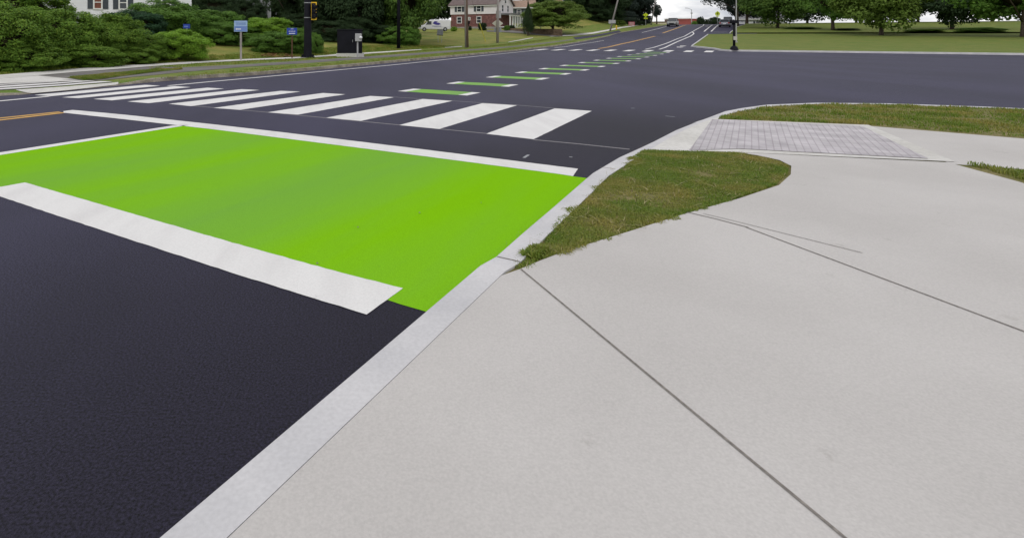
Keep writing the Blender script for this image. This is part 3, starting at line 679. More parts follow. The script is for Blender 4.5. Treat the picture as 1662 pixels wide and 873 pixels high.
# ------------------------------------------------------------------ scattered grass
def inside(p, poly):
    c = False; j = len(poly)-1
    for i in range(len(poly)):
        a, b = poly[i], poly[j]
        if (a[1] > p[1]) != (b[1] > p[1]) and p[0] < (b[0]-a[0])*(p[1]-a[1])/(b[1]-a[1])+a[0]: c = not c
        j = i
    return c
def blades(name, poly, n, hmin, hmax, wd, m, off, lay=.5, seg2=True, clump=.35, seed=1):
    rnd = random.Random(seed); xs = [p[0] for p in poly]; ys = [p[1] for p in poly]; mb = MB(); k = 0; tries = 0
    while k < n and tries < n*12:
        tries += 1
        x = rnd.uniform(min(xs), max(xs)); y = rnd.uniform(min(ys), max(ys))
        if not inside((x, y), poly): continue
        d = noise.noise(Vector((x*2.2, y*2.2, seed)))+.5*noise.noise(Vector((x*7, y*7, seed+4)))
        if rnd.random() > .62+d*clump*2: continue
        k += 1
        h = rnd.uniform(hmin, hmax)*(.75+.6*max(-.4, d)); a = rnd.uniform(0, 6.283); t = rnd.uniform(0, lay)*1.4; z = G(x, y)+off+((land(x, y)-LHT) if off > .09 else 0)
        dx, dy = math.cos(a), math.sin(a); w2 = wd*rnd.uniform(.7, 1.3)/2; sx_, sy_ = -dy*w2, dx*w2
        q1 = (x+dx*h*.35*t, y+dy*h*.35*t, z+h*(.6 if lay < 2 else .1)); q2 = (x+dx*h*t, y+dy*h*t, z+h*max(.12, 1-t*.55))
        mb.add([(x-sx_, y-sy_, z), (x+sx_, y+sy_, z), (q1[0]+sx_*.8, q1[1]+sy_*.8, q1[2]), (q1[0]-sx_*.8, q1[1]-sy_*.8, q1[2]), q2], [(0, 1, 2, 3), (3, 2, 4)])
    me = bpy.data.meshes.new(name); me.from_pydata(mb.v, [], mb.f); me.materials.append(m)
    o = bpy.data.objects.new(name, me); C.objects.link(o); return stuff(o)
RBb = off_line(RK, .150)
rj = random.Random(12)
near_poly = [RBb[i] for i in (4, 5, 6, 7, 8, 9)]+[at(1045, 243.8, RH), at(1118, 244.2, RH), at(1200, 246.4, RH)]+[Vector(p+(0,)) for p in ((3.9, 5.76), (3.95, 5.55), (3.88, 5.31), (3.64, 5.0), (3.28, 4.64))]+[p+Vector((.545, -.838, 0))*rj.uniform(-.025, .045) for p in resample(E, 46)][::-1]
near_poly = [p+Vector((-UY, UX, 0))*rj.uniform(-.02, .05) for p in resample([RBb[i] for i in (5, 6, 7, 8, 9)], 44)]+near_poly[6:]
blades('verge_grass', near_poly, 75000, .018, .036, .0055, M['blade'], RH-.012, 1.3, seed=2)
blades('dry_grass', near_poly, 420, .035, .08, .0035, M['straw'], RH+.004, 2.4, clump=.2, seed=3)
wd = px([(846, 415), (862, 402), (893, 408), (872, 419)], RH)
blades('weed_clump', wd, 420, .035, .075, .009, M['blade'], RH-.005, .9, clump=0, seed=5)
blades('verge_grass', [RBb[14], RBb[15], RBb[16], RBb[17], RBb[18], RBb[19], RBb[20], Vector((12.5, 7.6, 0)), Vector((8.6, 6.1, 0)), Vector((6.78, 7.82, 0)), at(1166, 192.6, RH)], 26000, .03, .06, .009, M['blade'], RH-.012, .8, seed=6)
blades('verge_grass', [Vector(p+(0,)) for p in ((5.62, 5.4), (5.45, 4.65), (5.0, 3.85), (4.2, 2.95), (3.4, 1.95), (3.0, 1.2), (9, 1.5), (13, 0.0), (7.2, 4.45))], 42000, .03, .06, .008, M['blade'], RH-.012, .8, seed=7)
# left strips, coarser
def lp(pts): return LX(pts)
blades('verge_grass', lp([(112, 127.4), (150, 124), (200, 119.5), (250, 114.2), (296, 112.5), (296, 113.6), (250, 118.2), (200, 124.5), (165, 129.2), (138, 131.4)]), 14000, .03, .07, .012, M['blade'], LH+.03, .7, seed=8)
blades('verge_grass', lp([(190, 136.2), (215, 132.2), (260, 128), (300, 122), (360, 116), (420, 111), (520, 104), (640, 94), (760, 84), (880, 73.5), (935, 66.3), (935, 67.5), (860, 77.5), (780, 85.8), (640, 98), (560, 105), (420, 117.2), (300, 126.5), (230, 133)]), 40000, .03, .07, .014, M['blade'], LH, .7, seed=9)
blades('verge_grass', lp([(235, 111), (330, 103.2), (400, 99.6), (485, 96), (545, 92.4), (590, 89.4), (640, 86), (684, 82.4), (760, 77.5), (840, 69), (900, 62), (915, 63), (860, 70.5), (800, 76.8), (760, 79.6), (700, 83.6), (640, 88.6), (560, 94), (500, 98), (400, 104), (300, 109.4)]), 42000, .04, .09, .017, M['blade'], LH, .7, seed=10)
blades('lawn_grass', lp([(0, 122), (60, 117), (120, 112), (200, 106.7), (330, 99.3), (400, 96.1), (485, 92.8), (545, 88), (590, 85.8), (684, 79.9), (740, 76.0), (700, 74), (640, 74), (560, 77), (500, 80), (420, 88), (345, 90), (300, 97), (200, 103), (60, 113), (0, 118)]), 36000, .05, .14, .022, M['blade'], LH, .7, seed=11)
rl = lp([(418, 92), (440, 86.5), (470, 90), (484, 93), (430, 94)])
mb = MB(); rnd = random.Random(4)
for i in range(1500):
    x = rnd.uniform(min(p.x for p in rl), max(p.x for p in rl)); y = rnd.uniform(min(p.y for p in rl), max(p.y for p in rl))
    if not inside((x, y), rl): continue
    s_ = rnd.uniform(.03, .07); a = rnd.uniform(0, 6.28); z = G(x, y)+LH+rnd.uniform(.01, .06)
    mb.add([(x+s_*math.cos(a+b), y+s_*math.sin(a+b), z+rnd.uniform(-.015, .02)) for b in (0, 1.6, 3.1, 4.7)], [(0, 1, 2, 3)])
me = bpy.data.meshes.new('leaf_litter'); me.from_pydata(mb.v, [], mb.f); me.materials.append(M['litter'])
o = bpy.data.objects.new('leaf_litter', me); C.objects.link(o); stuff(o)
# crumbs of dirt on the paving
mb = MB()
for a in ((781, 331), (681, 347.5), (581, 371), (515, 430)):
    p = at(*a); r_ = rnd.uniform(.004, .007)
    mb.lathe([(r_*.6, 0), (r_, r_*.4), (r_*.5, r_*.8)], 7, (p.x, p.y, p.z+.008))
for i in range(420):
    k_ = rnd.choice((4, 5, 6, 7, 8, 9, 10, 11, 12, 13, 14)); a0, b0 = Vector((RK[k_].x, RK[k_].y, 0)), Vector((RK[k_+1].x, RK[k_+1].y, 0))
    d_ = (b0-a0).normalized(); p = a0.lerp(b0, rnd.random())+Vector((-d_.y, d_.x, 0))*abs(rnd.gauss(.004, .018)); r_ = rnd.uniform(.001, .0026)
    mb.lathe([(r_*.6, 0), (r_, r_*.4), (r_*.5, r_*.8)], 5, (p.x, p.y, .002))
stuff(mb.build('dirt_crumbs', M['joint']))

# ------------------------------------------------------------------ plants
def leafmesh(name, seed, n, lobes, shape, leaf=(.075, .045), core=.0, flat=.3, low=-1.0, lobe=(.18, .36), lz=1.0):
    """crown mesh of about unit radius: leaf-sized faces clustered on lobes"""
    rnd = random.Random(seed); mb = MB(); L_ = []
    for i in range(lobes):
        while True:
            d = Vector((rnd.gauss(0, 1), rnd.gauss(0, 1), rnd.gauss(0, 1))).normalized()
            if d.z > low: break
        r = rnd.uniform(.5, .86); L_.append((Vector((d.x*r, d.y*r, d.z*r)), rnd.uniform(*lobe)))
    for i in range(n):
        c, lr = L_[rnd.randrange(lobes)]
        d = Vector((rnd.gauss(0, 1), rnd.gauss(0, 1), rnd.gauss(.25, .8))).normalized()
        out = c.normalized()
        if d.dot(out) < -.35: d = -d
        p = c+Vector((d.x, d.y, d.z*lz))*lr*rnd.uniform(.6, 1.15)
        p = shape(p)
        nrm = (d*.6+Vector((0, 0, flat))+out*.3+Vector((rnd.gauss(0, .4), rnd.gauss(0, .4), rnd.gauss(0, .4)))).normalized()
        a = nrm.cross(Vector((rnd.gauss(0, 1), rnd.gauss(0, 1), rnd.gauss(0, .4)))).normalized(); b = nrm.cross(a)
        l, w_ = leaf[0]*rnd.uniform(.7, 1.35), leaf[1]*rnd.uniform(.7, 1.3)
        mb.add([p-a*l/2, p+b*w_/2+nrm*l*.06, p+a*l/2-nrm*l*.1, p-b*w_/2+nrm*l*.06], [(0, 1, 2, 3)])
    if core:  # solid lumpy core, coloured dark to stand for shade inside the foliage
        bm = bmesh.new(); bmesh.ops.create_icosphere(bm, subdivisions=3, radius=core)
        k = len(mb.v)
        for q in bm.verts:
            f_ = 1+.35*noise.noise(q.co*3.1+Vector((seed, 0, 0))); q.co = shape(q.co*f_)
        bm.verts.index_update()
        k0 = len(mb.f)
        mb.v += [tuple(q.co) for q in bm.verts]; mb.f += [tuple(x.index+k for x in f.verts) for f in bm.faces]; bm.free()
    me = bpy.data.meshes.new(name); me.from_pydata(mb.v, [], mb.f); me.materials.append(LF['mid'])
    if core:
        me.materials.append(M['core_shade']); mi = [0]*k0+[1]*(len(mb.f)-k0); me.polygons.foreach_set('material_index', mi)
    return me
ident = lambda p: p
def sh_shrub(p):
    f_ = 1 if p.z > 0 else 1/math.sqrt(max(.25, 1-min(.95, p.z*p.z)))*(1+.12*p.z)
    return Vector((p.x*f_, p.y*f_, p.z))
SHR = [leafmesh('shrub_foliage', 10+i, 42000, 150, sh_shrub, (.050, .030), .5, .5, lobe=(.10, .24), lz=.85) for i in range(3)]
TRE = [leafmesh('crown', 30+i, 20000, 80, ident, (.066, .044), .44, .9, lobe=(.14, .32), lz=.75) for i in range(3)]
AIR = leafmesh('crown', 51, 12000, 60, ident, (.062, .04), 0, .3)
def cone(p): return Vector((p.x*(.62-.55*p.z), p.y*(.62-.55*p.z), p.z))
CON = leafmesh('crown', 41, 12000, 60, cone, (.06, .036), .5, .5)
def setmat(o, m):
    o.material_slots[0].link = 'OBJECT'; o.material_slots[0].material = m
def stem_mesh(seed):
    rnd = random.Random(seed); mb = MB()
    for i in range(5):
        a = rnd.uniform(0, 6.28); mb.tube([(0.05*math.cos(a), .05*math.sin(a), -1.0), (.25*math.cos(a), .25*math.sin(a), -.3), (.5*math.cos(a+.3), .5*math.sin(a+.3), .4)], [.035, .025, .008], 6)
    me = bpy.data.meshes.new('stem'); me.from_pydata(mb.v, [], mb.f); me.materials.append(M['bark']); return me
STM = stem_mesh(3)
def shrub(name, label, pxc, top, hw, Y, kind, var, group=None, base=None, depth=.85, cat='shrub'):
    x = (pxc-CX)/F*Y; zt = H+(CY-top)/F*Y; rx = hw*Y/F; zb = (G(x, Y)+LH) if base is None else base
    t = thing(name, label, cat, (x, Y, zb), random.uniform(0, 6.28), group)
    hz = max(.25, (zt-zb))
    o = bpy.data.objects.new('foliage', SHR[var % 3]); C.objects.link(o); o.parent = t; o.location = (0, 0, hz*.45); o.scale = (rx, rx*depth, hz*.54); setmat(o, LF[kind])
    s_ = bpy.data.objects.new('stem', STM); C.objects.link(s_); s_.parent = t; s_.location = (0, 0, hz*.5); s_.scale = (rx*.5, rx*.5, hz*.52)
    return t
HG = 'hedge shrubs behind the left sidewalk'
shrub('yew_shrub', 'broad layered yew shrub at the far left edge of the photo', 5, -3, 92, 18.9, 'yew', 0, HG)
shrub('yew_shrub', 'layered yew shrub second from the left above the sidewalk', 95, 7, 80, 20.9, 'yew', 1, HG)
shrub('yew_shrub', 'layered yew shrub left of the rounded light green bush', 178, 17, 66, 22.9, 'yew', 2, HG)
shrub('yew_shrub', 'short yew shrub filling the dip behind the rounded light green bush', 232, 50, 50, 24.0, 'yew', 1, HG)
shrub('round_bush', 'rounded light green bush nearest the sidewalk beside the open lawn', 287, 43, 57, 25.4, 'light', 0, HG)
shrub('yew_shrub', 'low yew skirt at the foot of the hedge on the left', 45, 66, 74, 18.8, 'yew', 1, HG)
shrub('yew_shrub', 'low yew skirt under the dip in the hedge', 138, 68, 66, 20.9, 'yew', 0, HG)
shrub('yew_shrub', 'low yew skirt left of the foot of the rounded bush', 215, 74, 46, 22.9, 'yew', 2, HG)
shrub('bluish_shrub', 'bluish green shrub below the windows of the white house', 215, 14, 62, 30, 'blue', 2, HG)
shrub('tall_shrub', 'tall dark green shrub with bright top in front of the white house', 262, -6, 76, 33, 'mid', 0, HG)
shrub('tall_shrub', 'tall yew mass rising behind the far left shrub', 30, -26, 95, 27, 'yew', 2, HG)
shrub('tall_shrub', 'leafy green shrub between the white house corner and the pale blue sign', 340, 12, 66, 36, 'mid', 1, HG)
shrub('leafy_shrub', 'dark leafy shrub left of the pale blue sign', 352, 34, 46, 34, 'mid', 2, HG)
shrub('leafy_shrub', 'yellowish green flowering shrub right of the pale blue sign', 436, 24, 62, 36, 'light', 1, HG)
shrub('leafy_shrub', 'dark green shrub directly behind the dark blue sign', 452, 48, 52, 32.5, 'mid', 0, HG)
shrub('leafy_shrub', 'green shrub beside the black signal pole', 486, 42, 30, 33, 'mid', 2, HG)
shrub('leafy_shrub', 'dark shrub behind the pale blue sign post', 400, 40, 50, 35, 'mid', 1, HG)
shrub('leafy_shrub', 'sparse shrub just right of the black signal pole', 512, 50, 15, 34, 'mid', 0, HG)
UG = 'shady undergrowth shrubs behind the cabinet and lamp pole'
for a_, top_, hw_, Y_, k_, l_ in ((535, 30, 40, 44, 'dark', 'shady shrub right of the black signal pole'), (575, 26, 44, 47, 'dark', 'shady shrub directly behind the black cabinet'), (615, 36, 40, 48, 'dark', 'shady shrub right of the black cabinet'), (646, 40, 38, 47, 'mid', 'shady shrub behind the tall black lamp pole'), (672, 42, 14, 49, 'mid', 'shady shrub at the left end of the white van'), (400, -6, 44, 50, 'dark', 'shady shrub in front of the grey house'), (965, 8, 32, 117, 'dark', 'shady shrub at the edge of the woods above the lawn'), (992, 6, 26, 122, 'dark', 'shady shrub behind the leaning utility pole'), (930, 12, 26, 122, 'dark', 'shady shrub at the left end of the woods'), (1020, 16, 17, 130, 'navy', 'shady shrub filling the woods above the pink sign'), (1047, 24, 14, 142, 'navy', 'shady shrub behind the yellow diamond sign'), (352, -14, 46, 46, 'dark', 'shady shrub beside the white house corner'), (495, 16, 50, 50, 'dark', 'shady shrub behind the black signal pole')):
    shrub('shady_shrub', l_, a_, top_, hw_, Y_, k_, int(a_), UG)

def tree(name, label, pxc, Y, rpx, ztop, zlow, kind, mesh, group=None, trunk_r=.18, squash=1.0, lean=0, base_off=LH):
    x = (pxc-CX)/F*Y; zb = G(x, Y)+base_off; rx = rpx*Y/F
    t = thing(name, label, 'tree', (x, Y, zb), random.uniform(0, 6.28), group)
    hz = (ztop-zlow)/2; cz = (ztop+zlow)/2
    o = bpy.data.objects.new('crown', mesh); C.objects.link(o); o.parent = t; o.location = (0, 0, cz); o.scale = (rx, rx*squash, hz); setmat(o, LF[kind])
    mb = MB(); rnd = random.Random(hash(label) % 1000 if False else int(pxc))
    mb.tube([(0, 0, -.3), (.03, .02, max(.3, zlow*.6)), (.06*rx, .03, cz), (0, 0, ztop-hz*.35)], [trunk_r*1.35, trunk_r, trunk_r*.6, trunk_r*.15], 9)
    for i in range(7):
        a = i*2.4+rnd.uniform(-.4, .4); z0 = zlow*.6+(cz-zlow*.6)*rnd.uniform(.1, 1); r_ = rx*rnd.uniform(.5, .8)
        mb.tube([(0, 0, z0), (math.cos(a)*r_*.45, math.sin(a)*r_*.45, z0+hz*.3), (math.cos(a)*r_, math.sin(a)*r_, z0+hz*.55)], [trunk_r*.45, trunk_r*.3, trunk_r*.08], 6)
    mb.build('trunk', M['bark'], t, smooth=True)
    return t
WG = 'dark trees behind the hedge and cabinet'
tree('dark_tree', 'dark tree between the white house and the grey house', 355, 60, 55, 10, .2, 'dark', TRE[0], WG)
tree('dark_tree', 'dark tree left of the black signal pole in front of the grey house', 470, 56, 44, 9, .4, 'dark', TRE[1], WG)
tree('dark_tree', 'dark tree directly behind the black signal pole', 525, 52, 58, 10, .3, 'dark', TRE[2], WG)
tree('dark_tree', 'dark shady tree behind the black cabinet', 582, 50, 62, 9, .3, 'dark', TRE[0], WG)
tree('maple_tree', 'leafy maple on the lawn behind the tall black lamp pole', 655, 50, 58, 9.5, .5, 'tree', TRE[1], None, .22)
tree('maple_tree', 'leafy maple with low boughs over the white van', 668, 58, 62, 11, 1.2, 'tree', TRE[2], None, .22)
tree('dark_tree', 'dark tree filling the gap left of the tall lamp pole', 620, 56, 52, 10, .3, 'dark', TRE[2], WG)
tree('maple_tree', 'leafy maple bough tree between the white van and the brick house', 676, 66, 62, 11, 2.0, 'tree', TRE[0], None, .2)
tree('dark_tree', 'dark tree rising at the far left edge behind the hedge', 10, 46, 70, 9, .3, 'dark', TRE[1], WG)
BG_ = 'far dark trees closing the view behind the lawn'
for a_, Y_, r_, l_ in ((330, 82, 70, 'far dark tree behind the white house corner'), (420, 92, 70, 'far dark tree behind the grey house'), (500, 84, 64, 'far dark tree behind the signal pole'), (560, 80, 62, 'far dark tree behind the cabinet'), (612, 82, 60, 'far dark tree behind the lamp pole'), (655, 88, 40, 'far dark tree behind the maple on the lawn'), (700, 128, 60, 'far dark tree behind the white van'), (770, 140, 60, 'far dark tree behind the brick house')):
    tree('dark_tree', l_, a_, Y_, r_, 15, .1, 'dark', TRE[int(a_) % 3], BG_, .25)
tree('evergreen_tree', 'dark conical evergreen beside the porch of the brick house', 857, 86, 13, 5.2, .1, 'dark', CON, None, .15)
tree('spreading_tree', 'wide spreading tree on the lawn with a dark trunk', 898, 90, 56, 5.6, .8, 'olive', SHR[1], None, .22)
FW_ = 'dark woods left of the hill road'
for i, (a, Y, r_, zt, zl, k, lab) in enumerate((
    (955, 118, 40, 12, .6, 'dark', 'dark tree at the left end of the woods above the lawn'),
    (990, 122, 36, 12, .3, 'dark', 'dark tree behind the leaning utility pole'),
    (1018, 140, 34, 14, .5, 'navy', 'blue-black tree behind the pink sign'),
    (1046, 150, 30, 15, 3.6, 'navy', 'blue-black tree overhanging the yellow diamond sign'),
    (1037, 146, 26, 8, .3, 'navy', 'low dark tree filling in behind the yellow diamond sign'),
    (1066, 168, 8, 6.0, 2.0, 'navy', 'small dark tree beside the thin leaning pole'),
    (925, 140, 40, 13, .5, 'dark', 'dark tree rising behind the tan house'),
    (880, 150, 40, 13, .5, 'dark', 'dark tree rising behind the grey-green house'))):
    tree('dark_tree', lab, a, Y, r_, zt, zl, k, TRE[i % 3], FW_)
shrub('leafy_shrub', 'grey-green shrub behind the pink sign', 1024, 27, 16, 126, 'grey', 0)
shrub('leafy_shrub', 'low shrub between the leaning pole and the pink sign', 1005, 33, 12, 118, 'olive', 1)
shrub('leafy_shrub', 'low shrub right of the pink sign', 1040, 34, 10, 128, 'dark', 2)
# right of the hill road
tree('maple_tree', 'big airy tree over the parked cars with sky showing through', 1196, 112, 62, 14, 3.6, 'grey', AIR, None, .3, base_off=.1)
tree('maple_tree', 'dense dark tree behind the parked cars at the right', 1212, 128, 40, 12, .6, 'navy', TRE[1], None, .3, base_off=.1)
for a, top_, r_, Y, k, lab in ((1137, 25.5, 7, 175, 'dark', 'small dark tree on the crest, leftmost beyond the road'), (1147, 30, 6, 178, 'dark', 'small bushy tree on the crest, second beyond the road'), (1160, 27, 10, 165, 'dark', 'dark bushy tree on the crest below the yellow sign'), (1128, 33, 6, 182, 'mid', 'low green bush on the crest beside the red sign')):
    shrub('far_tree', lab, a, top_, r_, Y, k, int(a), None, base=G((a-CX)/F*Y, Y)+.05, cat='tree')
RG = 'trees beyond the side street on the right'
for i, (a, Y, r_, zt, zl, k, q, l_) in enumerate((
    (1262, 96, 58, 12, .2, 'tree', 0, 'leafy tree nearest the far grass corner beyond the side street'), (1352, 84, 44, 10, .9, 'mid', 1, 'mid green tree second along the side street'),
    (1430, 70, 78, 12, .5, 'olive', 2, 'wide olive tree in the middle of the row along the side street'), (1545, 78, 60, 11, .2, 'dark', 0, 'dark green tree fourth along the side street'), (1660, 60, 90, 11, .9, 'mid', 1, 'mid green tree at the right end of the row along the side street'),
    (1310, 120, 60, 14, .2, 'dark', 2, 'far dark tree in the gap after the first side street tree'), (1490, 112, 80, 14, .2, 'dark', 1, 'far dark tree in the gap behind the wide olive tree'), (1610, 108, 80, 13, .2, 'tree', 0, 'far leafy tree in the last gap along the side street'), (1390, 124, 60, 13, .2, 'tree', 1, 'far leafy tree behind the second side street tree'))):
    tree('maple_tree', l_, a, Y, r_, zt, zl, k, TRE[q], RG, .22, base_off=.1)
for a, top_, hw_, Y, k, l_ in ((1300, 44, 26, 90, 'mid', 'green bush beside the first side street tree'), (1375, 46, 22, 82, 'dark', 'dark bush between the side street trees'), (1500, 47, 30, 74, 'yew', 'green bush right of the wide olive tree'), (1590, 44, 34, 70, 'mid', 'green bush near the right end of the side street trees')):
    shrub('leafy_shrub', l_, a, top_, hw_, Y, k, int(a))

# ------------------------------------------------------------------ buildings
def window(parent, x0, x1, z0, z1, yf, axis='y', glass=None, shut=None, fw=.11):
    """framed window on a wall face; axis 'y': wall plane y=yf facing -y, 'x': plane x=yf facing +x"""
    def bx(mb, a0, a1, d0, d1, c0, c1):
        if axis == 'y': mb.box(a0, a1, yf-d1, yf-d0, c0, c1)
        else: mb.box(yf+d0, yf+d1, a0, a1, c0, c1)
    fr = MB()
    bx(fr, x0-fw, x0, 0.002, .07, z0-fw, z1+fw); bx(fr, x1, x1+fw, 0.002, .07, z0-fw, z1+fw)
    bx(fr, x0, x1, .002, .07, z1, z1+fw); bx(fr, x0, x1, .002, .07, z0-fw, z0)
    zm = (z0+z1)/2; bx(fr, x0, x1, .012, .06, zm-.035, zm+.035)
    f = fr.build('window', M['trim'], parent)
    p = MB(); bx(p, x0, x1, .004, .03, z0, zm-.035); bx(p, x0, x1, .004, .03, zm+.035, z1)
    p.build('pane', glass or M['glass'], f)
    if shut:
        for a, b in ((x0-fw-shut, x0-fw-.02), (x1+fw+.02, x1+fw+shut)):
            q = MB(); bx(q, a, b, .003, .05, z0-.05, z1+.05); q.build('shutter', M['shutter'], f)
    return f
def gable(parent, L0, L1, W0, W1, ze, zr, m_roof, m_wall, over=.35, axis='x'):
    """gable roof, ridge along local x (or y), with wall triangles at the ends"""
    wm = (W0+W1)/2; t = .14; mb = MB(); sl = (zr-ze)/((W1-W0)/2); ov = over*sl
    def pt(l, w_, z): return (l, w_, z) if axis == 'x' else (w_, l, z)
    for s_ in (-1, 1):
        w0 = W0-over if s_ < 0 else W1+over
        a = [pt(L0-over, w0, ze-ov), pt(L1+over, w0, ze-ov), pt(L1+over, wm, zr), pt(L0-over, wm, zr)]
        mb.add(a+[(x, y, z+t) for x, y, z in a], [(0, 1, 2, 3), (4, 7, 6, 5), (0, 4, 5, 1), (1, 5, 6, 2), (2, 6, 7, 3), (3, 7, 4, 0)])
    rf = mb.build('roof', m_roof, parent)
    g_ = MB()
    for l in (L0+.01, L1-.01): g_.add([pt(l, W0, ze-.01), pt(l, W1, ze-.01), pt(l, wm, zr-.02)], [(0, 1, 2)])
    return rf, g_
# --- brick house
Yc = 110; hx = (806-CX)/F*Yc; zb = H+(CY-45)/F*Yc
hs = thing('brick_house', 'two-storey house with red brick lower floor, pinkish white upper floor and brown roof', 'house', (hx, Yc, zb), ROAD)
Lh, Wd, z1, z2, zr_ = 9.6, 8.7, 2.62, 4.55, 7.2
MB().box(-Lh-.05, .05, -.05, Wd+.05, -2, .15).build('foundation', M['foundation'], hs)
MB().box(-Lh, 0, 0, Wd, .15, z1).build('lower_wall', M['brick'], hs)
uw = MB().box(-Lh-.12, .12, -.12, Wd+.12, z1, z2)
rf, g_ = gable(hs, -Lh-.12, .12, -.12, Wd+.12, z2, zr_, M['roof'], M['siding2'])
uw.v += []; k_ = len(uw.v); uw.add(g_.v, g_.f); uw.build('upper_wall', M['siding2'], hs)
mb = MB().box(-Lh-.4, .42, -.42, -.34, z2-.36, z2-.12); mb.box(.06, .135, -.16, .02, z1, z2-.2); mb.build('cornice', M['trim'], hs)
for x0, x1, a, b in ((-8.2, -7.35, .95, 2.05), (-4.0, -3.2, .95, 2.1)): window(hs, x0, x1, a, b, 0, glass=M['glass'])
window(hs, -5.75, -5.5, 1.55, 1.95, 0)
for x0 in (-8.1, -4.0): window(hs, x0, x0+.8, z1+.55, z1+1.55, -.12, shut=.5)
for y0 in (2.4, 5.3): window(hs, y0, y0+.8, z1+.55, z1+1.75, .12, 'x')
window(hs, 3.95, 4.75, z2+.3, z2+1.2, .125, 'x')
pc = MB().box(.02, 2.4, 1.2, Wd+.6, 2.45, 2.75).build('porch_roof', M['greyroof'], hs)
for i in range(6): MB().box(2.05, 2.27, 1.4+i*1.4, 1.62+i*1.4, .2, 2.45).build('porch_column', M['trim'], hs)
mb = MB().box(.06, 2.35, 1.25, Wd+.5, 0, .2); mb.box(2.02, 2.3, 1.3, Wd+.5, 2.2, 2.45); mb.build('porch_floor', M['trim'], hs)
# --- grey-green house
def simple_house(name, label, pxl, pxr, pyb, pye, Y, m_wall, m_roof, zr_add, depth=8, wins=(), base_drop=2, rot=ROAD*.4, chimney=None, shut=.45, glass=None):
    x0 = (pxl-CX)/F*Y; x1 = (pxr-CX)/F*Y; z0 = H+(CY-pyb)/F*Y; ze = (pyb-pye)/F*Y
    t = thing(name, label, 'house', (x1, Y, z0), rot); Lx = (x1-x0)/math.cos(rot)
    wl = MB().box(-Lx, 0, 0, depth, -base_drop, ze)
    rf, g_ = gable(t, -Lx, 0, 0, depth, ze, ze+zr_add, m_roof, m_wall); wl.add(g_.v, g_.f); wl.build('wall', m_wall, t)
    MB().box(-Lx-.37, .37, -.42, -.35, ze-.3, ze-.05).build('cornice', M['trim'], t)
    if chimney: MB().box(chimney-.4, chimney+.4, depth/2-.4, depth/2+.4, ze+zr_add-.8, ze+zr_add+.9).build('chimney', M['trim'], rf)
    for (a, b, c, d) in wins: window(t, a, b, c, d, 0, shut=shut, glass=glass)
    return t
simple_house('grey_green_house', 'grey-green house with a tan roof beyond the brick house', 826, 868, 32, 12, 135, M['greensiding'], M['tanroof'], 1.7, 7, [(-4.0, -3.2, 1.2, 2.3)], chimney=-5.2)
simple_house('tan_house', 'tan house half hidden above the spreading tree', 905, 945, 26, -8, 132, M['tansiding'], M['roof'], 2.0, 7, [(-4.2, -3.4, 3.2, 4.3), (-2.2, -1.4, 3.2, 4.3), (-1.2, -.5, 3.2, 4.3)], shut=0)
# --- white house at the top left
wh = thing('white_house', 'white clapboard house with dark shutters above the hedge at the left', 'house', ((311-CX)/F*50, 50, 1.2), R(19))
Lw = 13.5
wl = MB().box(-Lw, 0, 0, 9, -1.5, 5.2); rf, g_ = gable(wh, -Lw, 0, 0, 9, 5.2, 8.0, M['greyroof'], M['siding']); wl.add(g_.v, g_.f); wl.build('wall', M['siding'], wh)
MB().box(-Lw-.37, .37, -.42, -.35, 4.8, 5.1).build('cornice', M['trim'], wh)
px2 = 50/F
for a, cu in ((-7.68, True), (-5.75, False)): window(wh, a, a+.5, 2.3, 3.3, 0, glass=M['curtain'] if cu else M['glass'], shut=.42)
window(wh, -2.4, -1.8, 2.3, 3.3, 0, shut=.42)
# --- grey house glimpsed through the trees
gh = thing('grey_house', 'grey house glimpsed through the trees beside the signal pole', 'house', ((440-CX)/F*66, 66, 2.4), R(12))
wl = MB().box(-4, 0, 0, 6, -2, 4.5); rf, g_ = gable(gh, -4, 0, 0, 6, 4.5, 6.8, M['greyroof'], M['greysiding']); wl.add(g_.v, g_.f); wl.build('wall', M['greysiding'], gh)
window(gh, -1.5, -.7, .9, 2.1, 0)
# --- far buildings on the crest
def farbox(name, label, cat, x0p, x1p, top, Y, m, roof=None, bays=0, sign=None):
    x0 = (x0p-CX)/F*Y; x1 = (x1p-CX)/F*Y; zg = G((x0+x1)/2, Y); zt = H+(CY-top)/F*Y; t = thing(name, label, cat, (x0, Y, zg), 0); W_ = x1-x0
    MB().box(0, W_, 0, 10, -1, zt-zg).build('wall', m, t)
    MB().box(-.2, W_+.2, -.2, 10.2, zt-zg, zt-zg+.35).build('roof', roof or M['greyroof'], t)
    for i in range(bays):
        a = W_*(i+.25)/bays; b = W_*(i+.75)/bays
        f = MB().box(a, b, -.08, .02, zt-zg-2.6, zt-zg-1.2).build('window', M['trim'], t)
        MB().box(a+.15, b-.15, -.12, -.07, zt-zg-2.45, zt-zg-1.35).build('pane', M['glass'], f)
    if sign:
        MB().box(W_*.2, W_*.85, -.16, -.02, zt-zg-2.1, zt-zg-1.0).build('sign_panel', sign, t)
    return t
farbox('brick_building', 'long red brick building on the crest beyond the road', 'building', 1098, 1120, 31.2, 250, M['farbrick'], M['trim'], 5)
farbox('red_shop', 'red shopfront with a white sign on the crest', 'building', 1121, 1131, 32.3, 235, M['red'], M['red'], 0, M['signwhite'])
farbox('cream_building', 'low cream building left of the oncoming car', 'building', 1063, 1086, 37.0, 215, M['cream'], M['roof'], 4)
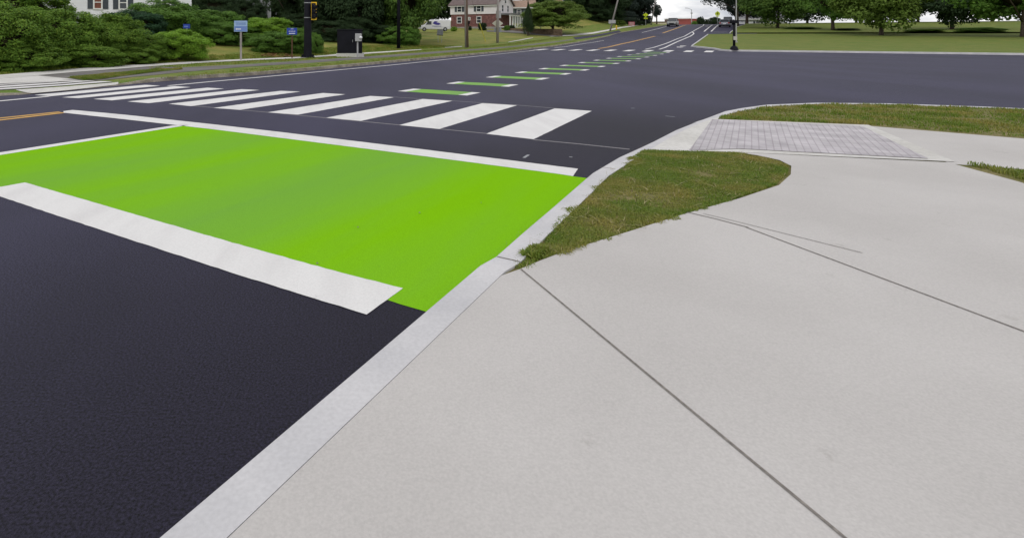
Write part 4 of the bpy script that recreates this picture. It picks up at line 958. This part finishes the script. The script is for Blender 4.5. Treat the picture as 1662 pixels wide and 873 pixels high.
# --- retaining wall on the lawn
wa = at(838, 50, LH); 
a_, b_ = P(826, 49, 100), P(912, 53.5, 84)
mb = MB(); rings = []
for i in range(13):
    p = a_.lerp(b_, i/12); zt = H+(CY-(46.4+i*.12))/F*p.y; zg = G(p.x, p.y)-.3; rings.append([(p.x, p.y-.15, zg), (p.x, p.y+.15, zg), (p.x, p.y+.15, zt+.02*math.sin(i*2)), (p.x, p.y-.15, zt)])
mb.loft(rings); tag(mb.build('retaining_wall', M['stone']), 'low brown stone retaining wall below the spreading tree', 'wall')
# porch steps planting
shrub('round_bush', 'dark round bush against the brick wall under the window', 783, 35.5, 9, 106, 'dark', 0)
shrub('flower_bush', 'yellow flowering bush at the left corner of the brick wall', 737, 43, 6.5, 104, 'light', 1)
shrub('round_bush', 'low bush in front of the porch, left one', 823, 41, 6, 100, 'mid', 2)
shrub('round_bush', 'low bush in front of the porch steps, right one', 831, 40, 6, 101, 'dark', 0)
shrub('round_bush', 'small dark bush beside the utility pole by the brick wall', 763, 42, 3.5, 106, 'dark', 2)
shrub('round_bush', 'dark bush under the conical evergreen', 861, 35, 10, 100, 'dark', 1)

# ------------------------------------------------------------------ street furniture on the left
def base(pxx, py): return at(pxx, py, LH)
# pale blue wayfinding sign
b = base(391, 98); s_ = b.y/F
t = thing('wayfinding_sign', 'pale blue guide sign with a white arrow on a wooden post', 'sign', b, R(4))
MB().box(-.045, .045, -.03, .03, -.2, (98-36)*s_).build('post', M['greywood'], t, bevel=.006)
w_, z0, z1_ = 10.6*s_, (98-52)*s_, (98-34.3)*s_
pn = MB().box(-w_, w_, -.06, -.035, z0, z1_).build('sign_panel', M['paleblue'], t, bevel=.006)
mb = MB(); mb.box(-w_*.94, w_*.94, -.066, -.061, z0+(z1_-z0)*.06, z0+(z1_-z0)*.5); mb.build('blue_band', M['midblue'], pn)
def arrow(x0, x1, z, h, y0): 
    hd = min(h*1.2, (x1-x0)*.4)
    return MB().plate([(x0, z), (x0+hd, z+h), (x0+hd, z+h*.45), (x1, z+h*.45), (x1, z-h*.45), (x0+hd, z-h*.45), (x0+hd, z-h)], y0, y0+.004)
arrow(-w_*.78, w_*.05, z0+(z1_-z0)*.24, .05, -.071).build('arrow', M['signwhite'], pn)
rnd = random.Random(9)
def text_line(x0, x1, z, h, y0, m, parent):
    """one line of worn, unreadable print"""
    top = []; x = x0
    while x < x1:
        l = rnd.uniform(.012, .026); g_ = rnd.uniform(.008, .016); top += [(x, z+h), (x+l, z+h), (x+l, z+h*.18), (x+l+g_, z+h*.18)]; x += l+g_
    mb = MB()
    for (xa, za), (xb, zb2) in zip(top, top[1:]):
        if xb-xa > 1e-6: mb.box(xa, xb, y0, y0+.004, z, za)
    bm_ = mb.build('text_line', m, parent); bm = bmesh.new(); bm.from_mesh(bm_.data); bmesh.ops.remove_doubles(bm, verts=bm.verts, dist=1e-5); bm.to_mesh(bm_.data); bm.free()
for r_ in (.62, .72, .84): text_line(-w_*.75, w_*.72, z0+(z1_-z0)*r_, (z1_-z0)*.055, -.066, M['midblue'], pn)
# dark blue sign
b = base(474, 95); s_ = b.y/F
t = thing('direction_sign', 'small dark blue sign with white arrow on a rusty post', 'sign', b, R(2))
MB().box(-.03, .03, -.025, .025, -.2, (95-47)*s_).build('post', mat('rusty_post', (.12, .05, .03), .8, (.08, .05, .03), 8), t)
w_, z0, z1_ = 8.2*s_, (95-57)*s_, (95-46)*s_
pn = MB().box(-w_, w_, -.05, -.028, z0, z1_).build('sign_panel', M['blue'], t, bevel=.005)
arrow(-w_*.6, w_*.62, z0+(z1_-z0)*.2, .035, -.0545).build('arrow', M['signwhite'], pn)
for r_, n_ in ((.48, 9), (.82, 3)): text_line(-w_*.62*(n_/9), w_*.62*(n_/9), z0+(z1_-z0)*r_, (z1_-z0)*.09, -.0545, M['signwhite'], pn)
# little blue sign in the hedge
Y = 29; x = (303-CX)/F*Y; zg = G(x, Y)+LH
t = thing('plot_sign', 'little blue sign poking out above the rounded bush', 'sign', (x, Y, zg), 0)
zz = H+(CY-43.5)/F*Y-zg
MB().box(-.03, .03, 0, .05, -.2, zz-.1).build('post', M['galv'], t)
pn = MB().box(-.17, .17, -.03, -.002, zz-.1, zz+.12).build('sign_panel', M['blue'], t)
MB().box(-.12, .08, -.035, -.0305, zz-.03, zz+.03).build('lettering', M['midblue'], pn)
# signal pole
b = base(499.5, 94); s_ = b.y/F
t = thing('signal_pole', 'thick black traffic signal pole beside the sidewalk', 'signal pole', b, 0)
MB().tube([(0, 0, 0), (0, 0, 1.6), (0, 0, 6.4)], [6.6*s_, 6.0*s_, 4.7*s_], 20).build('pole', M['black'], t, smooth=False)
bp2 = MB().box(-.34, .34, -.3, .3, -.02, .05).build('base_plate', M['black'], t)
for a in (-.26, .26):
    for c_ in (-.22, .22): MB().tube([(a, c_, .05), (a, c_, .17)], .04, 8).build('anchor_bolt', M['black'], bp2)
for z in ((94-5.3)*s_, (94-29.2)*s_): MB().tube([(0, 0, z-.018), (0, 0, z+.018)], 6.1*s_, 20).build('band_clamp', M['galv'], t)
MB().tube([(0, 0, 5.6), (.6, -.4, 5.75), (4.5, -3, 6.1)], [.11, .1, .06], 10).build('mast_arm', M['black'], t)
# signal head with yellow edged backplate, seen at an angle
zt, zb_ = (94-4)*s_, (94-33)*s_
sx0, sx1 = 5.0*s_, 15.5*s_
sg = thing('traffic_signal', 'black traffic signal with a yellow edged backplate on the black pole', 'traffic signal', (b.x, b.y-.02, b.z), 0)
bpn = MB().box(sx0, sx1, -.02, .0, zb_, zt).build('backplate', M['black'], sg)
e_ = 1.35*s_
mb = MB().box(sx0, sx0+e_*.9, -.028, -.0205, zb_, zt); mb.box(sx0+e_*.9, sx1-.03, -.028, -.0205, zt-e_*1.25, zt); mb.box(sx0+e_*.9, sx1-.03, -.028, -.0205, zb_, zb_+e_*1.25)
mb.box(sx1-.03-e_, sx1-.03, -.028, -.0205, zt-e_*3.6, zt-e_*1.25); mb.box(sx1-.03-e_, sx1-.03, -.028, -.0205, zb_+e_*1.25, zb_+e_*2.6)
for z in (.40, .57): mb.box(sx1-.03-e_, sx1-.03-.005, -.028, -.0205, zb_+(zt-zb_)*z, zb_+(zt-zb_)*(z+.045))
mb.build('reflective_edge', M['signal_yellow'], bpn)
MB().box(sx0+.07, sx1-.09, -.2, -.021, zb_+.1, zt-.1).build('housing', M['black'], sg, bevel=.02)
for i in range(3):
    z = zb_+.1+(zt-zb_-.2)*(i+.5)/3
    MB().tube([((sx0+sx1)/2, -.2, z), ((sx0+sx1)/2-.01, -.36, z-.02)], [.09, .085], 14).build('visor', M['black'], sg)
MB().box(.1, sx0+.03, .001, .05, (zb_+zt)/2-.03, (zb_+zt)/2+.03).build('bracket', M['black'], sg)
# control cabinet
b = base(567.5, 93); s_ = b.y/F
t = thing('control_cabinet', 'large black traffic control cabinet on a concrete plinth', 'cabinet', b, 0)
hw = 20.3*s_
MB().box(-hw-.04, hw+.1, -.1, .75, -.1, 6*s_).build('plinth', M['concrete2'], t)
cb = MB().box(-hw, hw, -.04, .68, 6*s_, 43.5*s_).build('body', M['black'], t, bevel=.015)
MB().box(-hw-.03, hw+.03, -.07, .71, 43.5*s_, 45*s_).build('roof', M['black'], t, bevel=.01)
dr = MB().box(-hw+.05, hw*.36, -.055, -.0405, 7.5*s_, 42*s_).build('door', M['black'], t, bevel=.006)
MB().tube([(hw*.25, -.09, 24*s_), (hw*.25, -.09, 28*s_)], .015, 8).build('handle', M['galv'], dr)
# meter box
b2 = base(580.5, 93.5); s2 = b2.y/F
t = thing('meter_pedestal', 'grey electric meter box on a thin post in front of the black cabinet', 'meter', (b2.x, b2.y-.15, b2.z), R(-6))
MB().tube([(0, 0, -.1), (.0, 0, 27*s2)], 1.35*s2, 12).build('post', M['greymetal'], t)
MB().box(-3.6*s2, 6.4*s2, -.12, .1, 26*s2, 38.5*s2).build('box', M['greymetal'], t, bevel=.012)
MB().lathe([(.07, 0), (.075, .04), (.06, .1), (.03, .12)], 16, (0, 0, 0)).build('meter', M['signwhite'], t, smooth=True)
mo = [c for c in t.children if c.name.startswith('meter')][0]; mo.rotation_euler = (R(90), 0, R(35)); mo.location = (5.0*s2, -.115, 32*s2)
# tall black lamp pole
b = base(647, 79.5); s_ = b.y/F
t = thing('lamp_pole', 'tall slim black lamp pole rising out of frame in front of the maple', 'lamp pole', b, 0)
MB().tube([(0, 0, 0), (0, 0, 7.5)], [3.1*s_, 1.9*s_], 16).build('pole', M['black'], t, smooth=True)
MB().box(-4.8*s_, 4.8*s_, -.2, .2, 0, .06).build('base_plate', M['black'], t)
MB().tube([(0, 0, 7.3), (.5, -.3, 7.7), (1.6, -1, 7.8)], .04, 8).build('arm', M['black'], t)
MB().box(1.4, 2.1, -1.35, -.95, 7.72, 7.86).build('lamp_head', M['black'], t, bevel=.04)
# utility pole with conduit
b = base(758, 77.5); s_ = b.y/F
t = thing('utility_pole', 'brown wooden utility pole with a pale conduit strapped to it', 'utility pole', b, 0)
MB().tube([(.02, 0, -.3), (-.06, 0, 4.5), (-.14, 0, 9)], [2.55*s_, 2.2*s_, 1.7*s_], 14).build('pole', M['wood'], t, smooth=True)
MB().tube([(-2.6*s_, -.1, -.1), (-3.6*s_, -.1, 4.5), (-4.4*s_, -.1, 8.2)], 1.25*s_, 12).build('conduit', M['greywood'], t, smooth=True)
MB().box(-1.1, .9, -.12, 0.0, 8.3, 8.45).build('crossarm', M['wood'], t)
mbx = MB().box(1.7*s_, 4.2*s_, -.16, .08, 38*s_, 42.5*s_); mbx.box(1.9*s_, 2.6*s_, -.1, .05, 34*s_, 38*s_); mbx.build('junction_box', M['black'], t)
# guy wire with yellow guard
g0 = base(788.5, 68); g1 = Vector((b.x-.1, b.y, b.z+7.8))
t = thing('guy_wire', 'slanting guy wire with a bright yellow plastic guard by the lawn', 'guy wire', g0, 0)
dv = (g1-g0); 
gd = P(778.3, 38, g0.y-.6)-g0
MB().tube([(0, 0, -.1), gd], .045, 10).build('guard', M['guard'], t)
MB().tube([gd*.98, gd*2.6], .012, 6).build('wire', M['wire'], t)
# grey pole with diamond sign
b = base(807.5, 70); s_ = b.y/F
t = thing('roadside_pole', 'weathered grey roadside pole leaning slightly right', 'utility pole', b, 0)
MB().tube([(0, 0, -.3), (.02, 0, 3), (2.2*s_, 0, 8.5)], [2.3*s_, 1.9*s_, 1.6*s_], 12).build('pole', M['greywood'], t, smooth=True)
MB().box(-1.7*s_, 6*s_, .1, .25, 40*s_, 52*s_).build('transformer_bracket', M['greymetal'], t)
ds = thing('diamond_sign', 'diamond warning sign seen from behind at the grey roadside pole', 'sign', (b.x+.8*s_, b.y, b.z), 0)
cz = (70-38.5)*s_; rr = 9.2*s_; rz = 7.2*s_
dp = MB().plate([(-rr, cz), (0, cz+rz), (rr, cz), (0, cz-rz)], .2, .225).build('sign_panel', M['signback'], ds)
MB().box(-6.0*s_, 6.4*s_, .195, .22, 17*s_, 24.5*s_).build('plaque', M['greysign'], ds)
MB().box(-.03, .03, .226, .28, -.2, cz+rz*.8).build('post', M['galv'], ds)
# street name sign
b = base(853, 53); s_ = b.y/F
t = thing('street_name_sign', 'green street name sign on a thin post at the side street', 'sign', b, 0)
MB().tube([(0, 0, -.2), (.02, 0, 20*s_)], .035, 8).build('post', M['galv'], t)
MB().box(-2.2*s_, 6.4*s_, -.02, .02, 19*s_, 21.3*s_).build('sign_panel', M['green_sign'], t)
# pentagon sign back
b = base(877.5, 56); s_ = b.y/F
t = thing('pentagon_sign', 'pentagon shaped sign seen from behind at the side street', 'sign', b, 0)
MB().box(-.04, .04, 0, .05, -.2, 19*s_).build('post', M['galv'], t)
MB().plate([(-6*s_, 13*s_), (6.2*s_, 13*s_), (6.4*s_, 17.5*s_), (.2*s_, 21.6*s_), (-6*s_, 17.5*s_)], -.03, -.002).build('sign_panel', M['greysign'], t)
# lawn sign
Y = 52; p = P(714, 57, Y); b = base(714, 58)
b.x, b.y = (714-CX)/F*62, 62; b.z = G(b.x, b.y)+LH; s_ = b.y/F
zc = H+(CY-52.5)/F*b.y-b.z
t = thing('yard_sign', 'small grey yard sign tilted on the lawn in front of the van', 'sign', b, 0)
pn = MB().plate([(-5.2*s_, zc-4.2*s_), (4.8*s_, zc-4.8*s_), (5.8*s_, zc+3.8*s_), (-3.9*s_, zc+4.4*s_)], -.04, 0).build('sign_panel', M['greysign'], t)
for a in (-.2, .2): MB().box(a-.02, a+.02, .001, .03, -.2, zc).build('leg', M['galv'], t)
mb = MB().plate([(-5.1*s_, zc-5.2*s_), (4.7*s_, zc-5.9*s_), (4.75*s_, zc-4.9*s_), (-5.15*s_, zc-4.25*s_)], -.05, .01).build('sign_base', M['black'], t)
# leaning poles up the hill
def lean_pole(label, b0, ptop, Y, r0, sign=None):
    s_ = b0.y/F; t = thing('leaning_pole', label, 'utility pole', b0, 0)
    d = P(*ptop, b0.y)-b0
    MB().tube([d*-.03, d, d*1.7], [r0, r0*.8, r0*.6], 10).build('pole', M['greywood'], t, smooth=True)
    return t, s_, d
b = base(990, 51.5); t, s_, d = lean_pole('grey utility pole leaning right beside the hill sidewalk', b, (1003, 0), None, .15)
nb = thing('notice_board', 'pale grey notice board fixed to the leaning utility pole', 'sign', b, 0)
MB().box(1.0*s_, 8*s_, -.3, -.22, 13*s_, 18.5*s_).build('sign_panel', M['greymetal'], nb)
MB().box(-3*s_, .6*s_, -.3, -.22, 12.6*s_, 18.5*s_).build('side_panel', M['greymetal'], nb)
b = base(1056.5, 41.5); lean_pole('thin grey pole leaning right beyond the yellow diamond sign', b, (1064, 0), None, .13)
# hydrant
b = base(1000.5, 48.6)
t = thing('fire_hydrant', 'yellow fire hydrant at the edge of the hill sidewalk', 'hydrant', b, 0)
MB().lathe([(.17, 0), (.17, .06), (.12, .08), (.12, .55), (.16, .57), (.16, .62), (.12, .7), (.05, .78), (.04, .84)], 14).build('barrel', M['hydrant'], t, smooth=False)
for sx in (-1, 1): MB().tube([(0, 0, .42), (sx*.22, 0, .42)], .07, 10).build('outlet', M['hydrant'], t)
# pink sign
b = base(1025, 43); s_ = b.y/F
t = thing('banner_sign', 'faded pink red sign board beside the hill sidewalk', 'sign', b, 0)
pn = MB().box(-5*s_, 5*s_, -.04, 0, 1.2*s_, 7*s_).build('sign_panel', M['pink'], t)
for q in ((-3.5, 3.4, 4.6, 5.6), (-3.8, 3.6, 2.6, 3.4)): MB().box(q[0]*s_, q[1]*s_, -.05, -.041, q[2]*s_, q[3]*s_).build('text_line', M['signback'], pn)
for a in (-4*s_, 4*s_): MB().box(a-.04, a+.04, .001, .06, -.2, 6*s_).build('leg', M['signwhite'], t)
# yellow pedestrian signs
def walker(s, cz, y0):
    mb = MB(); mb.lathe([(.01, -.09*s), (.07*s, -.05*s), (.07*s, .05*s), (.01, .09*s)], 10, (0, y0, cz+.33*s))
    for a, b_ in (((0, .2), (-.02, -.08)), ((-.02, -.08), (-.15, -.38)), ((-.02, -.08), (.13, -.38)), ((0, .16), (.16, .0)), ((0, .16), (-.15, .02))):
        mb.tube([(a[0]*s, y0, cz+a[1]*s), (b_[0]*s, y0, cz+b_[1]*s)], .05*s, 6)
    return mb
b = base(1048, 42); s_ = b.y/F
t = thing('pedestrian_sign', 'yellow-green diamond pedestrian sign left of the hill road', 'sign', b, 0)
MB().box(-.05, .05, 0, .06, -.2, 22*s_).build('post', M['galv'], t)
cz = 17.2*s_; rr = 4.7*s_; rz_ = 3.2*s_
pn = MB().plate([(-rr, cz), (0, cz+rz_), (rr, cz), (0, cz-rz_)], -.04, 0).build('sign_panel', M['lemon'], t)
walker(rz_*.9, cz, -.045).build('pedestrian_symbol', M['black'], pn)
pq = MB().box(-2.9*s_, 2.9*s_, -.04, 0, 10.6*s_, 12.7*s_).build('plaque', M['lemon'], t)
MB().plate([(-.3, 11.2*s_), (.3, 12.1*s_), (.3, 11.8*s_), (-.1, 11.2*s_)], -.05, -.041).build('arrow', M['black'], pq)
bb = Vector(((1164.5-CX)/F*125, 125, 0)); bb.z = G(bb.x, bb.y)+.1; s_ = bb.y/F
t = thing('pedestrian_sign', 'yellow-green pentagon pedestrian sign above the parked cars', 'sign', bb, 0)
cz = H+(CY-22.3)/F*bb.y-bb.z
MB().box(-.05, .05, 0, .06, -.2, cz).build('post', M['galv'], t)
pn = MB().plate([(-3.4*s_, cz-3*s_), (3.4*s_, cz-3*s_), (4.0*s_, cz+.6*s_), (0, cz+3.8*s_), (-4*s_, cz+.6*s_)], -.04, 0).build('sign_panel', M['lemon'], t)
walker(.8, cz, -.045).build('pedestrian_symbol', M['black'], pn)
MB().box(-2.6*s_, 2.6*s_, -.04, 0, cz-5.3*s_, cz-3.5*s_).build('plaque', M['lemon'], t)
# street lamp far away
Y = 190; x = (1122.5-CX)/F*Y; zg = G(x, Y)
t = thing('street_lamp', 'distant grey street lamp with a curved arm on the crest', 'street lamp', (x, Y, zg), 0)
zt = H+(CY-16)/F*Y-zg
MB().tube([(0, 0, -.2), (0, 0, zt)], [.14, .1], 8).build('pole', M['greymetal'], t)
MB().tube([(0, 0, zt-.2), (-.6, 0, zt+.25), (-1.5, 0, zt+.45)], .06, 8).build('arm', M['greymetal'], t)
MB().box(-2.1, -1.4, -.15, .15, zt+.38, zt+.55).build('lamp_head', M['greymetal'], t)
MB().box(-.25, .25, -.2, .2, zt*.78, zt*.78+.35).build('fixture', M['greymetal'], t)
# pedestal with push button, right edge
b = at(1191.5, 81.5, FH_); s_ = b.y/F
t = thing('signal_pedestal', 'short black signal pedestal on the far grass corner', 'signal pole', b, 0)
MB().lathe([(6*s_, 0), (6*s_, 1.2*s_), (4.6*s_, 5*s_), (2.6*s_, 6.5*s_), (2.0*s_, 7*s_)], 12).build('base_cover', M['black'], t)
MB().tube([(0, 0, .1), (0, 0, 47*s_)], 1.9*s_, 12).build('pole', M['black'], t, smooth=True)
MB().box(-5.2*s_, 5.2*s_, -.2, .2, 43.3*s_, 48.3*s_).build('signal_housing', M['black'], t, bevel=.03)
MB().box(-2.7*s_, 3*s_, -.14, -.105, 16*s_, 22*s_).build('plate', M['signback'], t)
b = at(1195.5, 77, FH_); b = Vector(((1195-CX)/F*58, 58, 0)); b.z = G(b.x, b.y)+.1
t = thing('flag_pole', 'thin pale grey pole rising behind the black signal pedestal', 'pole', b, 0)
MB().tube([(0, 0, -.2), (0, 0, 7)], [.06, .04], 10).build('pole', M['greymetal'], t)
MB().tube([(0, 0, 0), (0, 0, .12)], .12, 10).build('base_flange', M['greymetal'], t)
farh = simple_house('grey_bungalow', 'pale bungalow at the right behind the signal pedestal', 1222, 1275, 44, 30, 140, M['siding'], M['greyroof'], 1.6, 7, [(-6, -5.2, .5, 1.4)], rot=ROAD)

# ------------------------------------------------------------------ vehicles
def ring(y, w_, zl, zt, r=.1):
    return [(-w_, y, zl+r), (-w_*.93, y, zl), (w_*.93, y, zl), (w_, y, zl+r), (w_, y, zt-r), (w_*.93, y, zt), (-w_*.93, y, zt), (-w_, y, zt-r)]
def car(label, loc, rot, paint, front=True, sc=1.0, cat='car', name='parked_car', group=None, suv=False):
    t = thing(name, label, cat, loc, rot, group); t.scale = (sc, sc, sc)
    bh = 1.0 if suv else .9; th = 1.68 if suv else 1.45
    body = MB().loft([ring(-2.25, .72, .38, .66, .08), ring(-2.15, .84, .25, .78), ring(-1.6, .9, .22, bh-.06), ring(-.9, .91, .22, bh), ring(.9, .91, .22, bh+.02), ring(1.7, .9, .22, bh), ring(2.15, .85, .26, bh-.05), ring(2.25, .76, .4, bh-.2, .08)])
    body.build('body', paint, t, smooth=False, bevel=.03)
    cab = MB().loft([ring(-1.05, .78, bh-.05, bh+.02, .02), ring(-.35, .70, bh-.05, th-.06, .03), ring(1.25, .70, bh-.05, th-.05, .03), ring(2.0 if suv else 1.85, .74, bh-.05, bh+.06, .02)])
    cab.build('glasshouse', M['glass'], t)
    MB().loft([ring(-.45, .68, th-.09, th-.02, .02), ring(.3, .67, th-.06, th, .02), ring(1.3, .68, th-.08, th-.01, .02)]).build('roof', paint, t)
    pl = MB()
    for s_ in (-1, 1):
        pl.tube([(s_*.79, -1.05, bh), (s_*.69, -.4, th-.05)], .035, 6); pl.tube([(s_*.74, 1.85, bh), (s_*.69, 1.25, th-.05)], .05, 6); pl.tube([(s_*.77, .3, bh), (s_*.7, .3, th-.05)], .03, 6)
    pl.build('pillar', paint, t)
    for sx in (-1, 1):
        for yy in (-1.4, 1.4):
            wmb = MB().tube([(sx*.70, yy, .33), (sx*.92, yy, .33)], .33, 18); o = wmb.build('wheel', M['rubber'], t)
            MB().tube([(sx*.90, yy, .33), (sx*.935, yy, .33)], .2, 14).build('rim', M['galv'], o)
        MB().box(sx*.62-.17, sx*.62+.17, -2.235, -2.1, .6, .74).build('headlight', M['lamp'], t)
        MB().box(sx*.68-.13, sx*.68+.13, 2.12, 2.262, .6, .84).build('tail_light', M['taillight'], t)
        MB().box(sx*1.0-.1, sx*1.0+.1, -.75, -.6, bh, bh+.14).build('mirror', paint, t, bevel=.02)
    MB().box(-.42, .42, -2.27, -2.2, .42, .62).build('grille', M['black'], t)
    MB().box(-.8, .8, -2.3, -2.12, .24, .36).build('bumper', M['black'], t, bevel=.02)
    MB().box(-.26, .26, 2.24, 2.27, .5, .62).build('licence_plate', M['signwhite'], t)
    MB().box(-.8, .8, 2.1, 2.285, .24, .42).build('bumper', M['black'], t, bevel=.02)
    return t
p = at(1092, 43.3); car('silver SUV coming down the hill road towards the crossing', p, ROAD, M['silver'], sc=1.04, name='oncoming_car', suv=True)
PG = 'cars parked along the right kerb of the hill'
p = at(1176.5, 44.3); car('grey hatchback parked nearest along the right kerb of the hill', p, ROAD+math.pi, M['greycar'], sc=1.0, group=PG)
p = at(1181.5, 40.8); uu, vv = uv(p.x, p.y); car('dark car parked ahead of the grey hatchback', p, ROAD+math.pi, M['darkcar'], sc=1.0, group=PG, suv=True)
# white van
Y = 99; x = (707-CX)/F*Y; zb = H+(CY-51.3)/F*Y
t = thing('white_van', 'white panel van with purple lettering parked on the lawn edge', 'van', (x, Y, zb), R(-4))
MB().loft([[(a, b_, c) for b_, a, c in ring(xx, 1.0, zl, zt, .12)] for xx, zl, zt in ((-2.95, .45, .8), (-2.8, .35, .95), (-1.9, .3, 1.12), (-1.3, .3, 1.85), (-.9, .3, 1.98), (2.35, .3, 2.0), (2.5, .4, 1.9))]).build('body', M['vanwhite'], t, bevel=.03)
MB().plate([(-1.75, 1.12), (-1.3, 1.7), (-.75, 1.7), (-.75, 1.12)], -1.012, -1.004).build('window', M['glass'], t)
for xx in (-1.95, 1.6):
    for yy in (-1, 1):
        o = MB().tube([(xx, yy*.8, .33), (xx, yy*1.02, .33)], .34, 18).build('wheel', M['rubber'], t); MB().tube([(xx, yy*1.0, .33), (xx, yy*1.03, .33)], .19, 12).build('rim', M['galv'], o)
mb = MB().plate([(-.55, 1.35), (-.2, 1.72), (.35, 1.66), (.1, 1.5), (.55, 1.42), (.85, 1.2), (.4, 1.05), (-.1, 1.12)], -1.014, -1.004); mb.box(-.6, .9, -1.014, -1.004, .82, .9); mb.build('emblem', M['purple'], t)
MB().box(-.3, 2.48, -1.012, -1.004, .68, .73).build('side_trim', M['greysign'], t)
MB().box(-2.96, -2.88, -.8, .8, .35, .5).build('bumper', M['black'], t)
MB().box(-2.93, -2.78, -.93, -.62, .68, .84).build('headlight', M['lamp'], t)
